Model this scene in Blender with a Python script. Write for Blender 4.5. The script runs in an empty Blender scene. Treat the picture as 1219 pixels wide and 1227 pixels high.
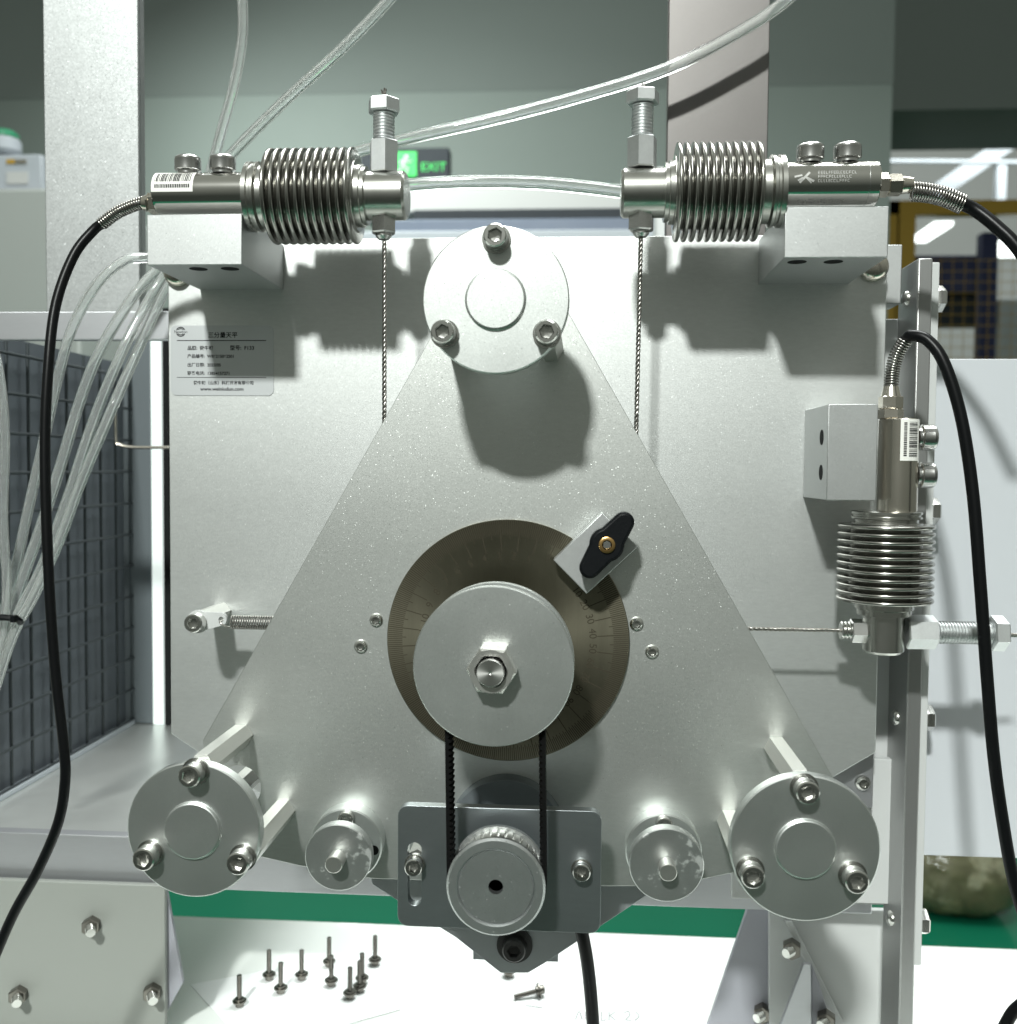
import bpy, bmesh, math, random
from mathutils import Vector, Matrix
random.seed(7)
PI = math.pi
S = 0.001                      # the script measures in millimetres, the scene is in metres
scn = bpy.context.scene
COL = scn.collection

# ------------------------------------------------------------------ camera
F = 1220.0; CX, CY = 609.5, 613.5
VPX, VPY, ROLL = 695.0, 560.0, 0.0080
CAMP = Vector((0, -512, 330))
def _basis():
    dx, dy = (VPX-CX)/F, (CY-VPY)/F
    c, s = math.cos(ROLL), math.sin(ROLL)
    rx, ry = dx*c - dy*s, dx*s + dy*c
    th = math.atan(ry); ps = math.atan(rx*math.cos(th))
    Fw = Vector((-math.sin(ps)*math.cos(th), math.cos(ps)*math.cos(th), -math.sin(th)))
    R0 = Vector((math.cos(ps), math.sin(ps), 0)); U0 = R0.cross(Fw)
    # image axes turned clockwise by ROLL
    R = R0*c + U0*s; U = -R0*s + U0*c
    return R, U, Fw
CR, CU, CF = _basis()
cam_d = bpy.data.cameras.new('camera'); cam = bpy.data.objects.new('camera', cam_d); COL.objects.link(cam)
M = Matrix((CR, CU, -CF)).transposed().to_4x4(); M.translation = CAMP*S
cam.matrix_world = M
cam_d.sensor_fit = 'HORIZONTAL'; cam_d.sensor_width = 36; cam_d.lens = 36*F/1219
cam_d.clip_start = 0.01; cam_d.clip_end = 100
cam_d.dof.use_dof = True; cam_d.dof.focus_distance = 0.455; cam_d.dof.aperture_fstop = 13
scn.camera = cam

def W(px, py, Y):
    """the point of the plane y = Y (mm) seen at a photograph pixel"""
    d = CF + CR*((px-CX)/F) + CU*((CY-py)/F)
    t = (Y-CAMP.y)/d.y
    return CAMP + d*t
def WX(px, py, X):
    d = CF + CR*((px-CX)/F) + CU*((CY-py)/F)
    return CAMP + d*((X-CAMP.x)/d.x)
def WZ(px, py, Z):
    d = CF + CR*((px-CX)/F) + CU*((CY-py)/F)
    return CAMP + d*((Z-CAMP.z)/d.z)
def K(Y): return (Y-CAMP.y)/F

# ------------------------------------------------------------------ light
scn.view_settings.view_transform = 'Standard'; scn.view_settings.look = 'None'
scn.view_settings.exposure = 0.0; scn.view_settings.gamma = 1
scn.render.engine = 'CYCLES'
scn.cycles.max_bounces = 14; scn.cycles.transmission_bounces = 10; scn.cycles.transparent_max_bounces = 12
world = bpy.data.worlds.new('World'); scn.world = world; world.use_nodes = True
wn = world.node_tree.nodes; wl = world.node_tree.links
bg = wn['Background']
tc = wn.new('ShaderNodeTexCoord'); sp = wn.new('ShaderNodeSeparateXYZ'); rp = wn.new('ShaderNodeValToRGB')
mr = wn.new('ShaderNodeMapRange'); mr.inputs[1].default_value = -1; mr.inputs[2].default_value = 1
wl.new(tc.outputs['Generated'], sp.inputs[0]); wl.new(sp.outputs[2], mr.inputs[0]); wl.new(mr.outputs[0], rp.inputs[0])
e = rp.color_ramp.elements
e[0].position = 0.30; e[0].color = (0.055, 0.065, 0.055, 1)
e[1].position = 0.80; e[1].color = (0.385, 0.41, 0.36, 1)
wl.new(rp.outputs[0], bg.inputs[0]); bg.inputs[1].default_value = 0.84

def area(name, loc, target, size, size_y, power, col=(1, 1, 1)):
    d = bpy.data.lights.new(name, 'AREA'); d.shape = 'RECTANGLE'; d.size = size; d.size_y = size_y
    d.energy = power; d.color = col
    o = bpy.data.objects.new(name, d); COL.objects.link(o)
    o.location = Vector(loc)*S
    o.rotation_euler = (Vector(target)-Vector(loc)).to_track_quat('-Z', 'Y').to_euler()
    return o
KEY = Vector((-395, -2080, 330+1535))
area('key_lamp', KEY, (0, 0, 330), 0.17, 0.11, 86, (0.965, 1.0, 0.96))
area('ceiling_lamp', (250, 750, 2300), (0, 150, 0), 1.8, 0.8, 80, (0.96, 1.0, 0.98))
area('far_hall_lamp', (2600, 5600, 2600), (2600, 8200, 600), 2.5, .6, 55, (0.95, 1.0, 0.97))
area('hall_lamp', (-900, 2100, 1580), (-300, 2900, 400), 1.2, 0.3, 22, (0.93, 1.0, 0.96))

# ------------------------------------------------------------------ materials
MAT = {}
def _mat(name):
    m = bpy.data.materials.new(name); m.use_nodes = True; MAT[name] = m
    nt = m.node_tree; return m, nt, nt.nodes, nt.links, nt.nodes['Principled BSDF']
def _math(n, l, op, a, b=None):
    x = n.new('ShaderNodeMath'); x.operation = op
    for i, v in enumerate((a, b)):
        if v is None: continue
        if isinstance(v, (int, float)): x.inputs[i].default_value = v
        else: l.new(v, x.inputs[i])
    return x.outputs[0]
def surf(name, col, rough=0.5, metal=0.0, var=0.08, vscale=60, rvar=0.05, rscale=25, fine=0.0, fscale=900,
         sparkle=0.0, sscale=1500, smask=0.94, micro=0.0, stretch=(1, 1, 1), bump=0.0, bscale=1200, spec=0.5, coat=0.0, aniso=0.0,
         wear=None, trans=0.0, ior=1.45):
    m, nt, n, l, p = _mat(name)
    t = n.new('ShaderNodeTexCoord'); mp = n.new('ShaderNodeMapping'); mp.inputs['Scale'].default_value = stretch
    l.new(t.outputs['Object'], mp.inputs[0]); v = mp.outputs[0]
    def noise(s, d=3, r=0.55):
        x = n.new('ShaderNodeTexNoise'); x.inputs['Scale'].default_value = s; x.inputs['Detail'].default_value = d
        x.inputs['Roughness'].default_value = r; l.new(v, x.inputs['Vector']); return x.outputs[0]
    f = _math(n, l, 'MULTIPLY', _math(n, l, 'SUBTRACT', noise(vscale), 0.5), 2*var)
    if fine: f = _math(n, l, 'ADD', f, _math(n, l, 'MULTIPLY', _math(n, l, 'SUBTRACT', noise(fscale, 2, .7), 0.5), 2*fine))
    f = _math(n, l, 'ADD', f, 1.0)
    mx = n.new('ShaderNodeVectorMath'); mx.operation = 'SCALE'; mx.inputs[0].default_value = col[:3]; l.new(f, mx.inputs['Scale'])
    cout = mx.outputs[0]
    rr = _math(n, l, 'ADD', _math(n, l, 'MULTIPLY', _math(n, l, 'SUBTRACT', noise(rscale, 4), 0.5), 2*rvar), rough)
    if wear:
        wc, ws, wt = wear
        w = n.new('ShaderNodeMapRange'); w.inputs[1].default_value = wt; w.inputs[2].default_value = wt+0.05
        l.new(noise(ws, 6, .65), w.inputs[0])
        mi = n.new('ShaderNodeMix'); mi.data_type = 'RGBA'; l.new(w.outputs[0], mi.inputs[0]); l.new(cout, mi.inputs[6]); mi.inputs[7].default_value = (*wc, 1)
        cout = mi.outputs[2]
        rr = _math(n, l, 'ADD', rr, _math(n, l, 'MULTIPLY', w.outputs[0], 0.12))
    l.new(cout, p.inputs['Base Color']); l.new(rr, p.inputs['Roughness'])
    p.inputs['Metallic'].default_value = metal; p.inputs['Specular IOR Level'].default_value = spec
    p.inputs['Coat Weight'].default_value = coat; p.inputs['Anisotropic'].default_value = aniso
    p.inputs['Transmission Weight'].default_value = trans; p.inputs['IOR'].default_value = ior
    if sparkle or micro:
        vo = n.new('ShaderNodeTexVoronoi'); vo.inputs['Scale'].default_value = sscale; l.new(t.outputs['Object'], vo.inputs['Vector'])
        sx = n.new('ShaderNodeSeparateColor'); l.new(vo.outputs['Color'], sx.inputs[0])
        gt = _math(n, l, 'GREATER_THAN', sx.outputs[0], smask)
        amt = _math(n, l, 'ADD', _math(n, l, 'MULTIPLY', gt, sparkle), micro)
        # direction of the facet: a second cell colour, centred
        wn_ = n.new('ShaderNodeTexWhiteNoise'); wn_.noise_dimensions = '3D'; l.new(vo.outputs['Position'], wn_.inputs['Vector'])
        sb = n.new('ShaderNodeVectorMath'); sb.operation = 'SUBTRACT'; l.new(wn_.outputs['Color'], sb.inputs[0]); sb.inputs[1].default_value = (.5, .5, .5)
        sc = n.new('ShaderNodeVectorMath'); sc.operation = 'SCALE'; l.new(sb.outputs[0], sc.inputs[0]); l.new(amt, sc.inputs['Scale'])
        g = n.new('ShaderNodeNewGeometry'); ad = n.new('ShaderNodeVectorMath'); ad.operation = 'ADD'
        l.new(g.outputs['Normal'], ad.inputs[0]); l.new(sc.outputs[0], ad.inputs[1])
        nm = n.new('ShaderNodeVectorMath'); nm.operation = 'NORMALIZE'; l.new(ad.outputs[0], nm.inputs[0]); l.new(nm.outputs[0], p.inputs['Normal'])
    elif bump:
        b = n.new('ShaderNodeBump'); b.inputs['Strength'].default_value = bump; b.inputs['Distance'].default_value = 0.0004
        l.new(noise(bscale, 3), b.inputs['Height']); l.new(b.outputs[0], p.inputs['Normal'])
    return m
def emit(name, col, strength):
    m, nt, n, l, p = _mat(name); p.inputs['Base Color'].default_value = (*[c*.5 for c in col], 1)
    p.inputs['Emission Color'].default_value = (*col, 1); p.inputs['Emission Strength'].default_value = strength; return m

surf('plate_alu', (.62, .64, .62), .44, 1.0, var=.045, vscale=14, rvar=.06, rscale=9, fine=.07, fscale=900, stretch=(.3, 1, 1), sparkle=.36, sscale=4300, smask=.978, micro=.05)
surf('back_alu', (.66, .68, .67), .475, 1.0, var=.045, vscale=14, rvar=.06, rscale=9, fine=.08, fscale=700, stretch=(.3, 1, 1), sparkle=.22, sscale=4000, smask=.982, micro=.05)
surf('disc_alu', (.60, .625, .61), .41, 1.0, var=.04, vscale=26, fine=.03, sparkle=.3, sscale=4000, smask=.993, micro=.035, wear=((.70, .72, .71), 130, .70))
surf('block_alu', (.50, .515, .512), .48, .95, var=.03, vscale=40, fine=.03, sparkle=.2, sscale=3600, smask=.985, micro=.04)
surf('bar_alu', (.66, .66, .63), .38, 1.0, var=.05, vscale=90, stretch=(1, .08, 1), fine=.05)
surf('worn_alu', (.52, .54, .53), .42, 1.0, var=.10, vscale=90, fine=.05, wear=((.78, .79, .78), 90, .56))
surf('column_alu', (.40, .415, .415), .50, 1.0, var=.06, vscale=60, fine=.07, fscale=420, sparkle=.12, sscale=1500, smask=.95, micro=.05)
surf('column_plain', (.15, .143, .139), .42, 1.0, var=.05, vscale=30, fine=.03, fscale=500)
surf('post_alu', (.36, .365, .36), .42, .9, var=.05, vscale=12, stretch=(1, 1, .2), fine=.04, fscale=500)
surf('rail_alu', (.50, .51, .53), .42, .9, var=.06, vscale=12, stretch=(.2, 1, 1), fine=.04, fscale=500)
surf('shelf_alu', (.62, .64, .62), .34, .8, var=.10, vscale=14, rvar=.08)
surf('motor_plate_dark', (.34, .37, .385), .40, 1.0, var=.05, vscale=30, stretch=(.3, 1, 1), fine=.06, fscale=600)
surf('motor_body', (.15, .17, .18), .5, .5, var=.04)
surf('motor_grey', (.36, .39, .40), .5, .7, var=.04)
dm = surf('dial_bronze', (.165, .155, .115), .36, 1.0, var=.14, vscale=22, stretch=(5, 1, .4), fine=.08, fscale=300, aniso=.6)
for mm in (dm, surf('turned', (.62, .62, .60), .36, 1.0, var=.05, vscale=300, aniso=.7)):
    tg_ = mm.node_tree.nodes.new('ShaderNodeTangent'); tg_.direction_type = 'RADIAL'; tg_.axis = 'Y'
    mm.node_tree.links.new(tg_.outputs[0], mm.node_tree.nodes['Principled BSDF'].inputs['Tangent'])
surf('dial_ink', (.050, .044, .031), .75, 0, var=.05, spec=.05)
surf('pulley_grey', (.50, .52, .52), .44, 1.0, var=.04, fine=.04, sparkle=.6, sscale=3000, smask=.985, micro=.05)
surf('steel', (.60, .60, .575), .20, 1.0, var=.06, rvar=.06, rscale=60)
surf('steel_brushed', (.52, .52, .49), .24, 1.0, var=.05, vscale=200, rvar=.05)
surf('steel_chrome', (.64, .63, .60), .13, 1.0, var=.05, rvar=.04)
surf('steel_bellows', (.40, .395, .37), .22, 1.0, var=.05, rvar=.04, rscale=80)
surf('steel_cap', (.55, .55, .54), .25, 1.0, var=.08, vscale=150, rvar=.06)
surf('zinc', (.58, .60, .60), .45, 1.0, var=.10, vscale=160, fine=.08, rvar=.08)
surf('steel_dark', (.10, .10, .10), .38, .9, var=.1)
surf('rope_steel', (.30, .29, .27), .34, 1.0, var=.15, vscale=400)
surf('nickel', (.66, .62, .55), .22, 1.0, var=.06)
surf('brass', (.60, .38, .15), .28, 1.0, var=.08)
surf('hole_dark', (.012, .013, .013), .7, 0, spec=.1)
surf('rubber_black', (.0035, .004, .0045), .36, 0, var=.1, bump=.08, bscale=700, spec=.22)
surf('belt_black', (.004, .004, .004), .62, 0, var=.1, spec=.12)
surf('plastic_black', (.003, .004, .005), .46, 0, var=.1, bump=.15, bscale=900, spec=.2)
surf('white_paint', (.52, .535, .53), .42, 0, var=.02, vscale=20)
surf('white_panel', (.52, .545, .575), .55, 0, var=.015, vscale=8)
surf('leg_paint', (.25, .265, .245), .48, .0, var=.02, vscale=15)
surf('gusset_paint', (.31, .315, .35), .45, .0, var=.02, vscale=15)
surf('table_white', (.78, .81, .785), .12, 0, var=.012, vscale=6, spec=.5)
surf('paper_white', (.86, .88, .88), .65, 0, var=.012, vscale=30)
surf('ink', (.008, .008, .01), .8, 0, spec=.1)
surf('pencil', (.35, .37, .38), .7, 0)
surf('sticker_white', (.80, .80, .76), .45, 0, var=.02)
surf('label_silver', (.56, .58, .59), .42, .5, var=.02, vscale=20)
surf('etch', (.40, .40, .385), .5, .6)
surf('floor_green', (.006, .14, .075), .16, 0, var=.10, vscale=3, rvar=.05, spec=.6)
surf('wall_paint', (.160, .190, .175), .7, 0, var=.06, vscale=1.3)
surf('wall_paint_dark', (.122, .144, .134), .7, 0, var=.06, vscale=1.3)
surf('hall_paint', (.42, .43, .42), .7, 0, var=.05, vscale=1.2)
surf('mesh_wire', (.06, .07, .075), .45, .6)
surf('cage_back', (.11, .13, .14), .55, 0, var=.05, vscale=6)
surf('cage_side', (.095, .11, .125), .6, 0, var=.06, vscale=6)
surf('yellow_paint', (.36, .22, .02), .5, 0, var=.06, vscale=3)
surf('navy', (.010, .016, .065), .5, 0)
surf('dark_goods', (.012, .017, .022), .7, 0, var=.3, vscale=4)
surf('cool_grey', (.34, .37, .40), .5, 0, var=.05)
surf('slate_blue', (.10, .125, .17), .45, 0, var=.05)
surf('green_plastic', (.02, .20, .10), .4, 0)
surf('olive_goods', (.15, .145, .075), .40, 0, var=.5, vscale=26, rvar=.1, wear=((.36, .35, .24), 7, .54))
surf('film', (.95, .97, .93), .05, 0, var=.0, rvar=.03, trans=1.0, ior=1.38)
surf('screw_dark', (.20, .19, .17), .3, 1.0, var=.1, vscale=300)
surf('relief_steel', (.34, .33, .31), .26, 1.0)
surf('cabinet_paint', (.30, .32, .305), .45, 0, var=.02, vscale=4)
surf('tube_clear', (.96, .98, .97), .04, 0, var=.0, rvar=.01, trans=.90, ior=1.33)
emit('led_white', (.93, 1, .97), 3.2)
emit('strip_glow', (.90, 1, .96), .75)
emit('exit_green', (.01, .70, .10), .6)

# ------------------------------------------------------------------ building helpers
ORG = {}
def tag(o, label=None, cat=None, group=None, kind=None):
    if label: o['label'] = label
    if cat: o['category'] = cat
    if group: o['group'] = group
    if kind: o['kind'] = kind
    return o
def thing(name, loc, label, cat, group=None):
    o = bpy.data.objects.new(name, None); COL.objects.link(o); o.empty_display_size = .02
    o.location = Vector(loc)*S; ORG[o.name] = Vector(loc)
    return tag(o, label, cat, group)
def place(name, mesh, loc, parent=None, rot=None):
    o = bpy.data.objects.new(name, mesh); COL.objects.link(o)
    base = ORG[parent.name] if parent else Vector((0, 0, 0))
    o.location = (Vector(loc)-base)*S
    if rot is not None: o.rotation_euler = rot.to_euler() if hasattr(rot, 'to_euler') else rot
    if parent: o.parent = parent
    ORG[o.name] = Vector(loc)
    return o
def _finish(bm, name, mats, angle):
    me = bpy.data.meshes.new(name); bm.to_mesh(me); bm.free()
    for m in (mats if isinstance(mats, (list, tuple)) else [mats]): me.materials.append(MAT[m])
    for p in me.polygons: p.use_smooth = True
    me.set_sharp_from_angle(angle=math.radians(angle))
    return me
def _bev(o, w, seg=2):
    if w:
        b = o.modifiers.new('bevel', 'BEVEL'); b.width = w*S; b.segments = seg; b.limit_method = 'ANGLE'; b.angle_limit = math.radians(40); b.harden_normals = False
    return o

class B:
    """collects shapes in world millimetres; done() makes them ONE mesh object"""
    def __init__(s): s.bm = bmesh.new(); s.mi = 0
    def face(s, vs):
        try:
            f = s.bm.faces.new(vs); f.material_index = s.mi; return f
        except ValueError: return None
    def prism(s, pts, vec):
        vec = Vector(vec); a = [s.bm.verts.new(p) for p in pts]; b = [s.bm.verts.new(Vector(p)+vec) for p in pts]
        s.face(list(reversed(a))); s.face(b); n = len(a)
        for i in range(n): s.face([a[i], a[(i+1) % n], b[(i+1) % n], b[i]])
        return s
    def box(s, lo, hi):
        (x0, y0, z0), (x1, y1, z1) = lo, hi
        x0, x1 = sorted((x0, x1)); y0, y1 = sorted((y0, y1)); z0, z1 = sorted((z0, z1))
        return s.prism([(x0, y0, z0), (x1, y0, z0), (x1, y1, z0), (x0, y1, z0)], (0, 0, z1-z0))
    def lathe(s, o, axis, prof, seg=40, ref=None, phase=0.0, caps=True):
        o = Vector(o); ax = Vector(axis).normalized()
        ref = Vector(ref) if ref else (Vector((0, 0, 1)) if abs(ax.z) < .9 else Vector((1, 0, 0)))
        u = (ref - ax*ref.dot(ax)).normalized(); v = ax.cross(u)
        rings = []
        for r, h in prof:
            if not callable(r) and r < 1e-6: rings.append([s.bm.verts.new(o+ax*h)]); continue
            ring = []
            for i in range(seg):
                a = 2*PI*i/seg+phase; rr = r(i, a) if callable(r) else r
                ring.append(s.bm.verts.new(o+ax*h+(u*math.cos(a)+v*math.sin(a))*rr))
            rings.append(ring)
        for A, C in zip(rings, rings[1:]):
            if len(A) == 1 and len(C) == 1: continue
            for i in range(seg):
                j = (i+1) % seg
                if len(A) == 1: s.face([A[0], C[i], C[j]])
                elif len(C) == 1: s.face([A[i], C[0], A[j]])
                else: s.face([A[i], C[i], C[j], A[j]])
        if caps:
            if len(rings[0]) > 1: s.face(list(rings[0]))
            if len(rings[-1]) > 1: s.face(list(reversed(rings[-1])))
        return s
    def cyl(s, a, b, r, seg=32, ch=0.0):
        a = Vector(a); b = Vector(b); L = (b-a).length
        p = [(r, 0), (r, L)] if not ch else [(r-ch, 0), (r, ch), (r, L-ch), (r-ch, L)]
        return s.lathe(a, b-a, [(0, 0)]+p+[(0, L)], seg)
    def hexa(s, a, b, af, ch=.12, rot=0.0, ref=None):
        a = Vector(a); b = Vector(b); L = (b-a).length; R = af/math.sqrt(3); c = min(R*ch, L*.3)
        return s.lathe(a, b-a, [(0, 0), (R-c, 0), (R, c*.7), (R, L-c*.7), (R-c, L), (0, L)], 6, ref=ref, phase=rot)
    def thread(s, a, b, r, pitch=1.4, depth=.7, seg=24):
        a = Vector(a); b = Vector(b); L = (b-a).length; n = max(2, int(L/pitch)); pr = [(0, 0)]
        for i in range(n):
            pr += [(r-depth, L*(i+.05)/n), (r, L*(i+.42)/n), (r, L*(i+.58)/n), (r-depth, L*(i+.95)/n)]
        return s.lathe(a, b-a, pr+[(0, L)], seg)
    def tube(s, pts, r, seg=12, sub=8, inner=0.0, closed=False, jitter=None):
        P = spline(pts, sub) if sub > 1 else [Vector(p) for p in pts]
        def sweep(rad):
            rings = []; t0 = (P[1]-P[0]).normalized(); ref = Vector((0, 0, 1)) if abs(t0.z) < .9 else Vector((1, 0, 0))
            u = (ref-t0*ref.dot(t0)).normalized()
            for i, p in enumerate(P):
                t = (P[min(i+1, len(P)-1)]-P[max(i-1, 0)]).normalized()
                u = (u-t*u.dot(t)).normalized(); v = t.cross(u)
                rad_i = rad(i) if callable(rad) else rad
                rings.append([s.bm.verts.new(p+(u*math.cos(2*PI*k/seg)+v*math.sin(2*PI*k/seg))*rad_i) for k in range(seg)])
            return rings
        O = sweep(r)
        for A, C in zip(O, O[1:]):
            for k in range(seg): s.face([A[k], A[(k+1) % seg], C[(k+1) % seg], C[k]])
        if inner:
            I = sweep(inner)
            for A, C in zip(I, I[1:]):
                for k in range(seg): s.face([A[k], C[k], C[(k+1) % seg], A[(k+1) % seg]])
            for A, C in ((O[0], I[0]), (I[-1], O[-1])):
                for k in range(seg): s.face([A[k], C[k], C[(k+1) % seg], A[(k+1) % seg]])
        else:
            s.face(list(reversed(O[0]))); s.face(O[-1])
        return s
    def holed(s, outer, holes, y0, y1):
        """plate in the xz plane with holes, from y0 (front) to y1"""
        bm = s.bm; es = []; loops = []
        for loop in [outer]+holes:
            vs = [bm.verts.new((p[0], y0, p[1])) for p in loop]; loops.append(vs)
            es += [bm.edges.new((vs[i], vs[(i+1) % len(vs)])) for i in range(len(vs))]
        r = bmesh.ops.triangle_fill(bm, use_beauty=True, edges=es, normal=(0, -1, 0))
        fr = [g for g in r['geom'] if isinstance(g, bmesh.types.BMFace)]
        back = {}
        for vs in loops:
            for v in vs: back[v] = bm.verts.new((v.co.x, y1, v.co.z))
        for f in list(fr): bm.faces.new([back[v] for v in reversed(f.verts)])
        for vs in loops:
            n = len(vs)
            for i in range(n): s.face([vs[i], back[vs[i]], back[vs[(i+1) % n]], vs[(i+1) % n]])
        bmesh.ops.recalc_face_normals(bm, faces=bm.faces[:])
        return s
    def done(s, name, mat, parent=None, angle=35, bevel=0.0, recalc=True, base=False):
        if recalc: bmesh.ops.recalc_face_normals(s.bm, faces=s.bm.faces[:])
        co = [v.co for v in s.bm.verts]
        lo = Vector((min(c.x for c in co), min(c.y for c in co), min(c.z for c in co))); hi = Vector((max(c.x for c in co), max(c.y for c in co), max(c.z for c in co)))
        c = (lo+hi)/2
        if base: c.z = lo.z
        for v in s.bm.verts: v.co = (v.co-c)*S
        return _bev(place(name, _finish(s.bm, name, mat, angle), c, parent), bevel)

def spline(pts, sub):
    P = [Vector(p) for p in pts]; out = []
    for i in range(len(P)-1):
        p0 = P[i-1] if i else P[0]*2-P[1]; p1, p2 = P[i], P[i+1]; p3 = P[i+2] if i+2 < len(P) else P[-1]*2-P[-2]
        for k in range(sub):
            t = k/sub
            out.append(.5*((2*p1)+(p2-p0)*t+(2*p0-5*p1+4*p2-p3)*t*t+(3*p1-p0-3*p2+p3)*t**3))
    return out+[P[-1]]
def circ(c, r, n=40): return [(c[0]+r*math.cos(2*PI*i/n), c[1]+r*math.sin(2*PI*i/n)) for i in range(n)]
def xz(p): return (p.x, p.z)
def rrect(x0, x1, z0, z1, r, n=6):
    o = []
    for cx, cz, a0 in ((x1-r, z1-r, 0), (x0+r, z1-r, 90), (x0+r, z0+r, 180), (x1-r, z0+r, 270)):
        o += [(cx+r*math.cos(math.radians(a0+90*i/n)), cz+r*math.sin(math.radians(a0+90*i/n))) for i in range(n+1)]
    return o
def text(body, size, loc, mat, name, parent, align='LEFT', rot=None, extrude=0.03, spacing=1.0, xs=1.0, bold=0.0):
    cu = bpy.data.curves.new('txt', 'FONT'); cu.body = body; cu.size = size*S; cu.extrude = extrude*S; cu.align_x = align; cu.space_character = spacing; cu.offset = bold*S
    ob = bpy.data.objects.new('txt', cu); COL.objects.link(ob)
    dg = bpy.context.evaluated_depsgraph_get(); me = bpy.data.meshes.new_from_object(ob.evaluated_get(dg))
    bpy.data.objects.remove(ob); bpy.data.curves.remove(cu)
    me.name = name; me.materials.clear(); me.materials.append(MAT[mat])
    if xs != 1.0:
        for v in me.vertices: v.co.x *= xs
    return place(name, me, loc, parent, rot if rot is not None else (PI/2, 0, 0))

# shared screw shapes, axis +z, head base at 0
def screw_mesh(R=5.0, H=6.0, hexr=2.6, mat='steel', name='socket_screw', knurl=True, depth=3.0):
    b = B(); hx = lambda q: (lambda i, a: q/math.cos((a % (PI/3))-PI/6)*.93)
    kn = (lambda i, a: R*(1.0 if i % 2 else .975)) if knurl else R
    b.lathe((0, 0, 0), (0, 0, 1), [(0, -.2), (R*.9, 0), (R, .3), (kn, .4), (kn, H*.72), (R, H*.76), (R*.97, H*.90), (R*.86, H), (hx(hexr*1.12), H), (hx(hexr), H-.35), (hx(hexr), H-depth), (0, H-depth-.5)], 48)
    for v in b.bm.verts: v.co *= S
    bmesh.ops.recalc_face_normals(b.bm, faces=b.bm.faces[:])
    return _finish(b.bm, name, mat, 32)
def lathe_mesh(prof, mat, name, seg=36, angle=32):
    b = B(); b.lathe((0, 0, 0), (0, 0, 1), prof, seg)
    for v in b.bm.verts: v.co *= S
    bmesh.ops.recalc_face_normals(b.bm, faces=b.bm.faces[:])
    return _finish(b.bm, name, mat, angle)
SCREW = screw_mesh(4.6, 5.6, 2.45)
SCREW_CAP = screw_mesh(5.9, 6.4, 2.8, 'steel_cap')
SCREW_SMALL = screw_mesh(3.7, 4.2, 1.9)
SCREW_BLACK = screw_mesh(5.6, 7.0, 2.8, 'steel_dark')
WASHER = lathe_mesh([(2.6, 0), (5.5, 0), (5.5, 1.0), (2.6, 1.0)], 'steel', 'washer')
LOCK = lathe_mesh([(2.6, 0), (4.5, 0), (4.5, 1.4), (2.6, 1.4)], 'steel_cap', 'lock_washer')
WASHER_SMALL = lathe_mesh([(2.0, 0), (4.3, 0), (4.3, .8), (2.0, .8)], 'steel', 'washer')
FRONT = Matrix.Rotation(PI/2, 3, 'X')          # +z of a shared mesh to -y (towards the viewer)
RIGHT = Matrix.Rotation(PI/2, 3, 'Y')          # +z to +x
def spin(m, k): return m @ Matrix.Rotation(k, 3, 'Z')
def button_mesh(R, H, mat='steel', name='button_screw'):
    hx = lambda q: (lambda i, a: q/math.cos((a % (PI/3))-PI/6)*.93)
    b = B(); b.lathe((0, 0, 0), (0, 0, 1), [(0, -.3), (R, 0), (R*.96, H*.35), (R*.8, H*.72), (R*.58, H), (hx(R*.42), H), (hx(R*.40), H*.3), (0, H*.2)], 36)
    for v in b.bm.verts: v.co *= S
    bmesh.ops.recalc_face_normals(b.bm, faces=b.bm.faces[:])
    return _finish(b.bm, name, mat, 32)
BUTTON = button_mesh(3.1, 1.8)
BUTTON_BIG = button_mesh(4.2, 2.6)

# ================================================================== SETTING
ZT = 0.0
floor = tag(B().box((-5000, -900, -760), (6000, 9500, -750)).done('floor', 'floor_green'), kind='structure')
YW = 2990
wr = W(1065, 300, YW).x
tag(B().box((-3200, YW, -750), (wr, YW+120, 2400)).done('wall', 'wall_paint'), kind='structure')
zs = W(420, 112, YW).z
tag(B().box((-3200, YW-2, zs), (wr+2, YW+110, 2402)).done('upper_wall', 'wall_paint_dark'), kind='structure')  # upper zone of the wall: nearly flush face in a darker tone
tag(B().box((wr-400, 8200, -750), (6000, 8300, 4200)).done('hall_wall', 'hall_paint'), kind='structure')
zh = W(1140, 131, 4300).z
tag(B().box((wr+4, 4300, zh), (5200, 4900, zh+1500)).done('hall_bulkhead', 'wall_paint_dark'), kind='structure')

# table
far = WZ(200, 1096, 0).y
tb = thing('table', (0, far-300, -750), 'white glossy laminate table top under the machine', 'table')
B().box((-1100, -160, -28), (1300, far, 0)).done('table_top', 'table_white', tb, bevel=2)
for x in (-1040, 1240):
    for y in (-110, far-60): B().box((x-22, y-22, -750), (x+22, y+22, -28)).done('leg', 'zinc', tb, bevel=2)

# ================================================================== FIXED FRAME WITH BACK PLATE
YT = -64.0; YD = -119.0
frame = thing('balance_frame', (0, 20, 0), 'fixed aluminium frame with large square back plate behind the triangular plate', 'machine frame')
xl, xr = W(203, 600, 0).x, W(1057, 600, 0).x
zt = W(600, 284, 0).z
cutz = W(1048, 902, 0).z
bp = [(xl, zt), (xr, zt), (xr, cutz), (xr-78, cutz-50), (xl+78, cutz-50), (xl, cutz)]
B().prism([(x, 0, z) for x, z in bp], (0, 8, 0)).done('back_plate', 'back_alu', frame, bevel=.5)
# apron beam across the bottom
zb0, zb1 = W(200, 1064, 45).z, W(200, 1004, 45).z
B().box((-520, 45, zb0), (W(1046, 1060, 45).x, 53, zb1)).done('apron_beam', 'rail_alu', frame, bevel=.6)
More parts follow.
